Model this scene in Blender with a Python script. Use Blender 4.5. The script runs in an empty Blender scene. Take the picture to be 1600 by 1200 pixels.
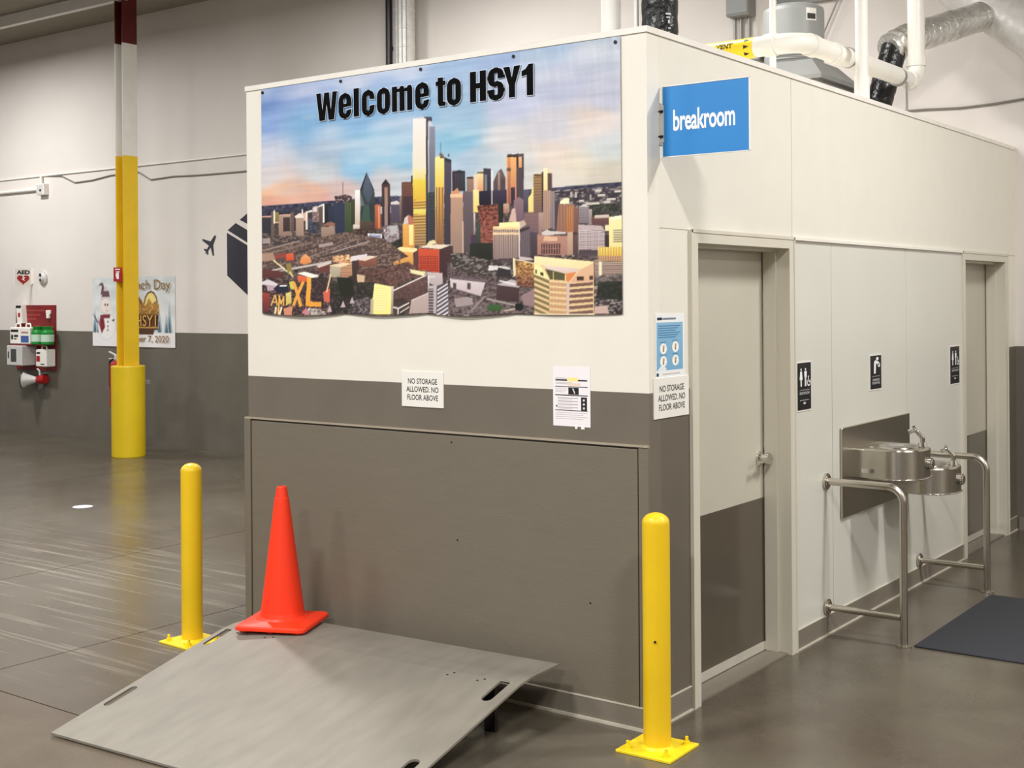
import bpy, bmesh, math, random
import numpy as np
from mathutils import Vector, Matrix

random.seed(7)
PI = math.pi
SC = bpy.context.scene
COL = SC.collection

# ------------------------------------------------------------------ camera
cam_d = bpy.data.cameras.new('camera')
cam_d.sensor_width = 36.0
cam_d.lens = 1986.9 / 1600 * 36.0
cam_d.shift_y = -(600 - 464.5) / 1600
cam_d.clip_end = 200
cam = bpy.data.objects.new('camera', cam_d)
COL.objects.link(cam)
yaw, rol = 0.6350, -0.0076
fw = Vector((-math.sin(yaw), math.cos(yaw), 0)); rt = Vector((math.cos(yaw), math.sin(yaw), 0)); up = Vector((0, 0, 1))
r2 = rt * math.cos(rol) + up * math.sin(rol); u2 = up * math.cos(rol) - rt * math.sin(rol)
m = Matrix.Identity(4)
for i in range(3):
    m[i][0] = r2[i]; m[i][1] = u2[i]; m[i][2] = -fw[i]
m[0][3], m[1][3], m[2][3] = 2.7964, -4.7919, 1.8886
cam.matrix_world = m
SC.camera = cam

# ------------------------------------------------------------------ world, lamps, exposure
w = bpy.data.worlds.new('world'); SC.world = w; w.use_nodes = True
w.node_tree.nodes['Background'].inputs[0].default_value = (1.0, 0.99, 0.975, 1)
w.node_tree.nodes['Background'].inputs[1].default_value = 0.30

def lamp(name, loc, power, sx=0.9, sy=0.4, col=(1.0, 0.992, 0.975)):
    d = bpy.data.lights.new(name, 'AREA'); d.shape = 'RECTANGLE'; d.size = sx; d.size_y = sy
    d.energy = power; d.color = col
    o = bpy.data.objects.new(name, d); COL.objects.link(o); o.location = loc
    return o
# rows of high-bay fixtures hanging under the roof, shining down
for (x, y, p) in [(2.9, 2.2, 190), (3.4, -2.6, 205), (-1.2, -3.8, 245), (-5.4, -3.6, 140), (-6.2, 1.8, 235), (-10.4, -2.4, 128),
                  (-13.2, 3.3, 190), (-16.5, -1.0, 150), (2.2, -8.0, 310), (-4.0, -8.5, 210), (7.5, 1.5, 215), (-2.0, 2.6, 95), (-4.8, 3.9, 70)]:
    lamp('high_bay_lamp', (x, y, 5.35), p)

SC.view_settings.view_transform = 'Standard'
SC.view_settings.look = 'None'
SC.view_settings.gamma = 1.0
SC.view_settings.use_curve_mapping = False
SC.view_settings.exposure = 0.06
SC.cycles.use_denoising = True
SC.cycles.max_bounces = 8
SC.cycles.sample_clamp_indirect = 6.0

# ------------------------------------------------------------------ materials
def lin(c):
    c = c / 255.0
    return c / 12.92 if c <= 0.04045 else ((c + 0.055) / 1.055) ** 2.4
def rgb(t, k=1.0): return (lin(t[0]) * k, lin(t[1]) * k, lin(t[2]) * k, 1.0)
MATS = {}
def M(name, c, rough=0.5, metal=0.0, var=0.04, nscale=6.0, bump=0.0, bscale=60.0, spec=0.5, stretch=None, k=1.0, **kw):
    if name in MATS: return MATS[name]
    mt = bpy.data.materials.new(name); mt.use_nodes = True
    nt = mt.node_tree; N = nt.nodes; Lk = nt.links
    b = N['Principled BSDF']
    b.inputs['Roughness'].default_value = rough; b.inputs['Metallic'].default_value = metal
    b.inputs['Specular IOR Level'].default_value = spec
    tc = N.new('ShaderNodeTexCoord'); mp = N.new('ShaderNodeMapping'); Lk.new(tc.outputs['Object'], mp.inputs[0])
    if stretch: mp.inputs['Scale'].default_value = stretch
    n = N.new('ShaderNodeTexNoise'); n.inputs['Scale'].default_value = nscale; n.inputs['Detail'].default_value = 4
    Lk.new(mp.outputs[0], n.inputs['Vector'])
    r = N.new('ShaderNodeValToRGB'); c0 = rgb(c, k)
    r.color_ramp.elements[0].position = 0.3; r.color_ramp.elements[1].position = 0.7
    r.color_ramp.elements[0].color = tuple(v * (1 - var) for v in c0[:3]) + (1,)
    r.color_ramp.elements[1].color = tuple(min(1, v * (1 + var)) for v in c0[:3]) + (1,)
    Lk.new(n.outputs[0], r.inputs[0]); Lk.new(r.outputs[0], b.inputs['Base Color'])
    if bump:
        n2 = N.new('ShaderNodeTexNoise'); n2.inputs['Scale'].default_value = bscale; n2.inputs['Detail'].default_value = 3
        Lk.new(mp.outputs[0], n2.inputs['Vector'])
        bp = N.new('ShaderNodeBump'); bp.inputs['Strength'].default_value = bump; bp.inputs['Distance'].default_value = 0.01
        Lk.new(n2.outputs[0], bp.inputs['Height']); Lk.new(bp.outputs[0], b.inputs['Normal'])
    MATS[name] = mt
    return mt

def two_tone(name, top, bot, h, rough=0.5, **kw):
    """wall paint: upper colour above the painted line at height h, lower colour below it"""
    mt = M(name, top, rough, **kw)
    nt = mt.node_tree; N = nt.nodes; Lk = nt.links; b = N['Principled BSDF']
    g = N.new('ShaderNodeNewGeometry'); s = N.new('ShaderNodeSeparateXYZ'); Lk.new(g.outputs['Position'], s.inputs[0])
    gt = N.new('ShaderNodeMath'); gt.operation = 'GREATER_THAN'; gt.inputs[1].default_value = h; Lk.new(s.outputs[2], gt.inputs[0])
    mx = N.new('ShaderNodeMix'); mx.data_type = 'RGBA'
    src = b.inputs['Base Color'].links[0].from_socket
    n = N.new('ShaderNodeTexNoise'); n.inputs['Scale'].default_value = 3; n.inputs['Detail'].default_value = 5
    r = N.new('ShaderNodeValToRGB'); c0 = rgb(bot)
    r.color_ramp.elements[0].position = 0.3; r.color_ramp.elements[1].position = 0.7
    r.color_ramp.elements[0].color = tuple(v * 0.93 for v in c0[:3]) + (1,); r.color_ramp.elements[1].color = tuple(v * 1.07 for v in c0[:3]) + (1,)
    tc = N.new('ShaderNodeTexCoord'); Lk.new(tc.outputs['Object'], n.inputs['Vector']); Lk.new(n.outputs[0], r.inputs[0])
    Lk.new(gt.outputs[0], mx.inputs[0]); Lk.new(r.outputs[0], mx.inputs[6]); Lk.new(src, mx.inputs[7])
    Lk.new(mx.outputs[2], b.inputs['Base Color'])
    return mt

WHITE = (236, 230, 218); GREY = (112, 104, 92)
m_front = two_tone('paint_front', WHITE, GREY, 1.4664, 0.45, var=0.015)
m_side = two_tone('paint_side', (231, 226, 213), (104, 97, 85), 1.4664, 0.45, var=0.015)
m_back = two_tone('paint_block', (225, 218, 211), (104, 98, 88), 1.4664, 0.6, var=0.03, nscale=1.2, bump=0.05, bscale=30)
m_frp = M('washable_panel', (216, 214, 203), 0.35, var=0.015, nscale=2)
m_kick = M('painted_plywood', (116, 108, 94), 0.5, var=0.025, nscale=5, bump=0.08, bscale=40, stretch=(1, 1, 4))
m_kickedge = M('dusty_plywood_edge', (164, 152, 134), 0.7)
m_base = M('vinyl_base', (128, 120, 108), 0.4)
m_toe = M('caulk_line', (205, 196, 180), 0.5)
m_cap = M('cap_flashing', (238, 233, 224), 0.35)
m_frame = M('frame_paint', (212, 206, 190), 0.35, var=0.01)
m_leaf = M('door_paint', (196, 190, 174), 0.33, var=0.015)
m_leafdark = M('door_kick_laminate', (88, 80, 68), 0.16, var=0.03)
m_sweep = M('door_sweep_metal', (205, 198, 186), 0.4, 0.2)
m_steel = M('brushed_stainless', (192, 186, 174), 0.26, 1.0, var=0.05, nscale=40, stretch=(1, 1, 12))
m_recess = M('basin_steel', (150, 146, 138), 0.35, 0.4, var=0.03)
m_rail = M('satin_stainless_tube', (196, 190, 178), 0.27, 1.0, var=0.03)
m_chrome = M('chrome', (215, 211, 205), 0.1, 1.0, var=0.01)
m_black = M('black_plastic', (26, 25, 26), 0.4)
m_yellow = M('yellow_enamel', (238, 196, 28), 0.35, var=0.04, nscale=5)
m_yellow2 = M('yellow_enamel_base', (245, 214, 26), 0.35, var=0.05, nscale=20)
m_ycol = M('yellow_column_paint', (226, 186, 30), 0.5, var=0.04)
m_sleeve = M('yellow_plastic_sleeve', (222, 190, 24), 0.4, var=0.05, nscale=4)
m_wcol = M('white_column_paint', (226, 222, 214), 0.5)
m_rcol = M('oxide_red_primer', (92, 16, 14), 0.6, var=0.1)
m_cone = M('orange_vinyl', (255, 58, 22), 0.42, var=0.03, nscale=10)
m_alu = M('dock_plate_aluminium', (136, 130, 119), 0.60, 0.2, var=0.09, nscale=14, bump=0.06, bscale=120, stretch=(1, 0.25, 1))
m_darksteel = M('dark_steel', (52, 48, 44), 0.6, 0.3)
m_mat = M('blue_floor_mat', (46, 47, 53), 0.85, var=0.12, nscale=160, bump=0.3, bscale=300)
m_pvc = M('white_pvc', (238, 234, 224), 0.35, var=0.02)
m_yl = M('yellow_pipe_tape', (246, 214, 20), 0.4)
m_wpipe = M('white_painted_pipe', (238, 234, 228), 0.45)
m_blackduct = M('black_flex_jacket', (18, 17, 18), 0.3, var=0.3, nscale=10, bump=0.9, bscale=22)
m_foil = M('crinkled_foil', (222, 220, 215), 0.32, 0.75, var=0.1, nscale=20, bump=1.0, bscale=40)
m_galv = M('galvanised_jacket', (206, 203, 198), 0.45, 0.15, var=0.08, nscale=14, bump=0.3, bscale=14)
m_unit = M('grey_enamel_unit', (148, 150, 148), 0.4, var=0.03)
m_unit2 = M('grey_galvanised_pan', (140, 140, 137), 0.4, 0.1)
m_box = M('grey_electrical_box', (138, 136, 132), 0.5)
m_conduit = M('grey_conduit', (150, 148, 144), 0.4, 0.6)
m_white = M('white_board', (240, 236, 228), 0.4, var=0.01)
m_paper = M('white_paper', (244, 240, 238), 0.7, var=0.01)
m_ink = M('black_ink', (24, 22, 22), 0.6)
m_ink2 = M('dark_ink', (52, 50, 48), 0.6)
m_blue = M('sign_blue', (38, 132, 204), 0.45, var=0.02)
m_lettwhite = M('white_lettering', (246, 246, 246), 0.5)
m_blk = M('black_sign_plastic', (20, 19, 24), 0.35)
m_red = M('red_enamel', (172, 22, 26), 0.4)
m_redboard = M('red_board', (124, 24, 26), 0.5, var=0.06)
m_navy = M('navy_vinyl', (46, 45, 58), 0.5)
m_green = M('green_eyewash_plastic', (30, 140, 54), 0.3)
m_greenpale = M('pale_green_label', (196, 222, 200), 0.5)
m_label = M('blue_label', (70, 96, 160), 0.5)
m_greyplastic = M('light_grey_plastic', (206, 204, 200), 0.4)
m_ceil = M('roof_deck', (150, 142, 128), 0.8, var=0.05)
m_glassdark = M('dark_window', (70, 68, 64), 0.2)
m_screw = M('screw_head', (46, 42, 38), 0.4, 0.6)

def brushed(mt, aniso, rot):
    nt = mt.node_tree; b = nt.nodes['Principled BSDF']; t = nt.nodes.new('ShaderNodeTangent'); t.direction_type = 'RADIAL'; t.axis = 'Z'
    nt.links.new(t.outputs[0], b.inputs['Tangent']); b.inputs['Anisotropic'].default_value = aniso; b.inputs['Anisotropic Rotation'].default_value = rot
brushed(m_steel, 0.8, 0.25)
def floor_mat():
    mt = bpy.data.materials.new('polished_concrete'); mt.use_nodes = True
    nt = mt.node_tree; N = nt.nodes; Lk = nt.links; b = N['Principled BSDF']
    tc = N.new('ShaderNodeNewGeometry')
    def noise(scale, det, rough=0.6, st=None, rot=0, dist=0.0):
        mp = N.new('ShaderNodeMapping'); Lk.new(tc.outputs['Position'], mp.inputs[0])
        if st: mp.inputs['Scale'].default_value = st
        mp.inputs['Rotation'].default_value = (0, 0, rot)
        n = N.new('ShaderNodeTexNoise'); n.inputs['Scale'].default_value = scale; n.inputs['Detail'].default_value = det
        n.inputs['Roughness'].default_value = rough; n.inputs['Distortion'].default_value = dist
        Lk.new(mp.outputs[0], n.inputs['Vector']); return n.outputs[0]
    def ramp(src, stops):
        r = N.new('ShaderNodeValToRGB'); e = r.color_ramp.elements
        e[0].position, e[0].color = stops[0]; e[1].position, e[1].color = stops[-1]
        for p, c in stops[1:-1]:
            q = e.new(p); q.color = c
        Lk.new(src, r.inputs[0]); return r.outputs[0]
    def mix(a, bb, f, mode='MIX', fac=None):
        x = N.new('ShaderNodeMix'); x.data_type = 'RGBA'; x.blend_type = mode
        if f is None: x.inputs[0].default_value = fac
        else: Lk.new(f, x.inputs[0])
        Lk.new(a, x.inputs[6])
        if isinstance(bb, tuple): x.inputs[7].default_value = bb
        else: Lk.new(bb, x.inputs[7])
        return x.outputs[2]
    big = ramp(noise(0.5, 4, 0.55), [(0.3, rgb((84, 73, 62))), (0.5, rgb((93, 86, 74))), (0.7, rgb((101, 95, 84)))])
    mid = ramp(noise(2.1, 7, 0.62, dist=0.6), [(0.25, (0.74, 0.72, 0.70, 1)), (0.5, (0.99, 0.98, 0.97, 1)), (0.75, (1.20, 1.18, 1.16, 1))])
    c = mix(big, mid, None, 'MULTIPLY', 0.8)
    fine = ramp(noise(60, 4, 0.7), [(0.3, (0.9, 0.9, 0.9, 1)), (0.7, (1.08, 1.08, 1.08, 1))])
    c = mix(c, fine, None, 'MULTIPLY', 0.7)
    # tyre scuffs and scratches: thin light streaks in a few directions, gathered in worn patches
    sep = N.new('ShaderNodeSeparateXYZ'); Lk.new(tc.outputs['Position'], sep.inputs[0])
    def band(axis, a0, a1, b1, b0):
        r = N.new('ShaderNodeMapRange'); r.inputs['From Min'].default_value = a0; r.inputs['From Max'].default_value = a1; Lk.new(sep.outputs[axis], r.inputs['Value'])
        q = N.new('ShaderNodeMapRange'); q.inputs['From Min'].default_value = b0; q.inputs['From Max'].default_value = b1; Lk.new(sep.outputs[axis], q.inputs['Value'])
        mm = N.new('ShaderNodeMath'); mm.operation = 'MULTIPLY'; Lk.new(r.outputs[0], mm.inputs[0]); Lk.new(q.outputs[0], mm.inputs[1]); return mm.outputs[0]
    worn = N.new('ShaderNodeMath'); worn.operation = 'MULTIPLY'
    Lk.new(band(0, -7.5, -6.0, -2.9, -2.4), worn.inputs[0]); Lk.new(band(1, -1.3, -0.9, 1.0, 2.2), worn.inputs[1])
    patch = ramp(noise(0.9, 2), [(0.40, (0.25, 0.25, 0.25, 1)), (0.6, (1, 1, 1, 1))])
    for k, (rot, st, th_) in enumerate([(-0.30, (0.45, 13.0, 1), 0.625), (-0.08, (0.35, 17.0, 1), 0.625), (0.75, (0.5, 16.0, 1), 0.645)]):
        s = ramp(noise(1.3, 1, 0.5, st, rot, 0.15), [(th_, (0, 0, 0, 1)), (th_ + 0.03, (1, 1, 1, 1))])
        s = mix(s, patch, None, 'MULTIPLY', 1.0)
        mfac = N.new('ShaderNodeMath'); mfac.operation = 'MULTIPLY'; Lk.new(worn.outputs[0], mfac.inputs[1])
        Lk.new(s, mfac.inputs[0])
        m2 = N.new('ShaderNodeMath'); m2.operation = 'MULTIPLY'; m2.inputs[1].default_value = 0.34; Lk.new(mfac.outputs[0], m2.inputs[0])
        c = mix(c, rgb((168, 160, 145)), m2.outputs[0])
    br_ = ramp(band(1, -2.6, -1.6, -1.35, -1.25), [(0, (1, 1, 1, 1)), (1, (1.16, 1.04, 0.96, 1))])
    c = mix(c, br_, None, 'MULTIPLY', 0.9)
    Lk.new(c, b.inputs['Base Color'])
    rr_ = ramp(noise(0.9, 3, 0.5), [(0.3, (0.19, 0.19, 0.19, 1)), (0.7, (0.31, 0.31, 0.31, 1))])
    Lk.new(rr_, b.inputs['Roughness'])
    bp = N.new('ShaderNodeBump'); bp.inputs['Strength'].default_value = 0.03; bp.inputs['Distance'].default_value = 0.01
    Lk.new(noise(5, 2), bp.inputs['Height']); Lk.new(bp.outputs[0], b.inputs['Normal'])
    b.inputs['Specular IOR Level'].default_value = 0.5
    return mt
m_floor = floor_mat()
m_joint = M('joint_filler', (62, 56, 48), 0.9)

# ------------------------------------------------------------------ mesh building
class MB:
    def __init__(s): s.v = []; s.f = []; s.sm = []; s.mi = []; s.cur = 0
    def add(s, vs, fs, smooth=False):
        b = len(s.v); s.v += [tuple(p) for p in vs]
        for f in fs:
            s.f.append(tuple(b + i for i in f)); s.sm.append(smooth); s.mi.append(s.cur)
        return s
    def box(s, x0, x1, y0, y1, z0, z1, bev=0.0, seg=1):
        if bev:
            bm = bmesh.new(); bmesh.ops.create_cube(bm, size=1)
            for v in bm.verts:
                v.co = ((x0 + x1) / 2 + v.co.x * (x1 - x0), (y0 + y1) / 2 + v.co.y * (y1 - y0), (z0 + z1) / 2 + v.co.z * (z1 - z0))
            bmesh.ops.bevel(bm, geom=bm.edges[:], offset=bev, segments=seg, affect='EDGES', profile=0.5)
            bm.verts.index_update()
            s.add([v.co[:] for v in bm.verts], [[v.index for v in f.verts] for f in bm.faces], seg > 1); bm.free()
            return s
        v = [(x, y, z) for x in (x0, x1) for y in (y0, y1) for z in (z0, z1)]
        return s.add(v, [(0, 1, 3, 2), (4, 6, 7, 5), (0, 4, 5, 1), (2, 3, 7, 6), (0, 2, 6, 4), (1, 5, 7, 3)])
    def tube(s, pts, r, n=16, caps=True, rad=None):
        pts = [Vector(p) for p in pts]; k = len(pts)
        t0 = (pts[1] - pts[0]).normalized()
        a = Vector((0, 0, 1)) if abs(t0.z) < 0.9 else Vector((1, 0, 0))
        nrm = t0.cross(a).normalized(); rings = []
        prev = t0
        for i, p in enumerate(pts):
            t = ((pts[min(i + 1, k - 1)] - pts[max(i - 1, 0)])).normalized()
            q = prev.rotation_difference(t); nrm = (q @ nrm); nrm = (nrm - t * nrm.dot(t)).normalized(); prev = t
            b = t.cross(nrm); rr = rad[i] if rad else r
            rings.append([p + nrm * (rr * math.cos(2 * PI * j / n)) + b * (rr * math.sin(2 * PI * j / n)) for j in range(n)])
        vs = [v for R in rings for v in R]
        fs = [(i * n + j, i * n + (j + 1) % n, (i + 1) * n + (j + 1) % n, (i + 1) * n + j) for i in range(k - 1) for j in range(n)]
        s.add(vs, fs, True)
        if caps:
            s.add(rings[0], [tuple(reversed(range(n)))]); s.add(rings[-1], [tuple(range(n))])
        return s
    def lathe(s, prof, c=(0, 0, 0), n=32, smooth=True):
        cx, cy, cz = c; k = len(prof)
        for i in range(k - 1):
            (ra, za), (rb, zb) = prof[i], prof[i + 1]
            vs = [(cx + r * math.cos(2 * PI * j / n), cy + r * math.sin(2 * PI * j / n), cz + z) for (r, z) in ((ra, za), (rb, zb)) for j in range(n)]
            if ra < 1e-6: s.add([(cx, cy, cz + za)] + vs[n:], [(0, 1 + (j + 1) % n, 1 + j) for j in range(n)][::1], smooth)
            elif rb < 1e-6: s.add(vs[:n] + [(cx, cy, cz + zb)], [(j, (j + 1) % n, n) for j in range(n)], smooth)
            else: s.add(vs, [(j, (j + 1) % n, n + (j + 1) % n, n + j) for j in range(n)], smooth)
        return s
    def poly(s, pts3): return s.add(pts3, [tuple(range(len(pts3)))])
    def prism(s, poly, fmap, d0, d1):
        """poly in 2D, fmap(u, v, d) -> 3D, extruded from depth d0 to d1"""
        n = len(poly)
        a = [fmap(u, v, d0) for u, v in poly]; b = [fmap(u, v, d1) for u, v in poly]
        s.add(a, [tuple(reversed(range(n)))]); s.add(b, [tuple(range(n))])
        s.add(a + b, [(i, (i + 1) % n, n + (i + 1) % n, n + i) for i in range(n)])
        return s
    def text(s, body, fmap, w=None, h=None, off=0.0, align='L', d=0.0, line=1.0, space=1.0):
        """flat lettering scaled to w x h, lower-left corner of its ink at (0, 0) of fmap"""
        cu = bpy.data.curves.new('t', 'FONT'); cu.body = body; cu.size = 1; cu.offset = off; cu.resolution_u = 3
        cu.align_x = {'L': 'LEFT', 'C': 'CENTER'}[align]; cu.space_line = line; cu.space_character = space
        ob = bpy.data.objects.new('t', cu)
        me = bpy.data.meshes.new_from_object(ob)
        vs = [(v.co.x, v.co.y) for v in me.vertices]; fs = [tuple(p.vertices) for p in me.polygons]
        bpy.data.objects.remove(ob); bpy.data.curves.remove(cu); bpy.data.meshes.remove(me)
        x0 = min(v[0] for v in vs); x1 = max(v[0] for v in vs); y0 = min(v[1] for v in vs); y1 = max(v[1] for v in vs)
        sx = w / (x1 - x0) if w else h / (y1 - y0); sy = h / (y1 - y0) if h else w / (x1 - x0)
        return s.add([fmap((x - x0) * sx, (y - y0) * sy, d) for x, y in vs], fs)

def fillet(pts, r, n=8):
    pts = [Vector(p) for p in pts]; out = [pts[0]]
    for i in range(1, len(pts) - 1):
        a = (pts[i - 1] - pts[i]).normalized(); b = (pts[i + 1] - pts[i]).normalized()
        ang = a.angle(b); t = r / math.tan(ang / 2); p0 = pts[i] + a * t; p1 = pts[i] + b * t
        c = pts[i] + (a + b).normalized() * (r / math.sin(ang / 2))
        u = (p0 - c); v = (p1 - c); th = u.angle(v)
        for k in range(n + 1):
            f = k / n; out.append(c + (u * math.sin((1 - f) * th) + v * math.sin(f * th)) / math.sin(th))
    out.append(pts[-1]); return out

ORIG = {}
def obj(name, mb, mat, parent=None, loc=None, label=None):
    """one mesh object; geometry of mb is given in world coordinates, origin at loc (or the parent's origin)"""
    me = bpy.data.meshes.new(name)
    org = Vector(loc) if loc else (ORIG[parent.name] if parent else Vector((0, 0, 0)))
    me.from_pydata([(v[0] - org.x, v[1] - org.y, v[2] - org.z) for v in mb.v], [], mb.f)
    me.polygons.foreach_set('use_smooth', mb.sm); me.polygons.foreach_set('material_index', mb.mi)
    for mm in (mat if isinstance(mat, (list, tuple)) else [mat]): me.materials.append(mm)
    me.update()
    o = bpy.data.objects.new(name, me); COL.objects.link(o)
    if parent:
        o.parent = parent; o.location = org - ORIG[parent.name]
    else: o.location = org
    ORIG[o.name] = org
    if label: o['label'] = label
    return o
def tag(o, label, cat, group=None):
    o['label'] = label; o['category'] = cat
    if group: o['group'] = group
    return o
def thing(name, loc, label, cat, group=None):
    o = bpy.data.objects.new(name, None); o.empty_display_size = 0.1; COL.objects.link(o); o.location = loc
    ORIG[o.name] = Vector(loc); return tag(o, label, cat, group)
def struct(name, mb, mat, loc=None, parent=None):
    o = obj(name, mb, mat, parent, loc); o['kind'] = 'structure'; return o
def sroot(name, loc):
    o = bpy.data.objects.new(name, None); COL.objects.link(o); o.location = loc; ORIG[o.name] = Vector(loc); o['kind'] = 'structure'; return o
def box(*a, **k): return MB().box(*a, **k)
def copy_thing(o, loc, label):
    c = o.copy(); COL.objects.link(c); c.location = loc; c['label'] = label; ORIG[c.name] = Vector(loc)
    for ch in list(o.children):
        d = ch.copy(); COL.objects.link(d); d.parent = c
        for g in ch.children:
            e = g.copy(); COL.objects.link(e); e.parent = d
    return c

FRONT = lambda x, z, y=0.0: (lambda u, v, d: (x + u, y - d, z + v))      # plane facing -y
SIDE = lambda y, z, x=0.0: (lambda u, v, d: (x + d, y + u, z + v))       # plane facing +x

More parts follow.
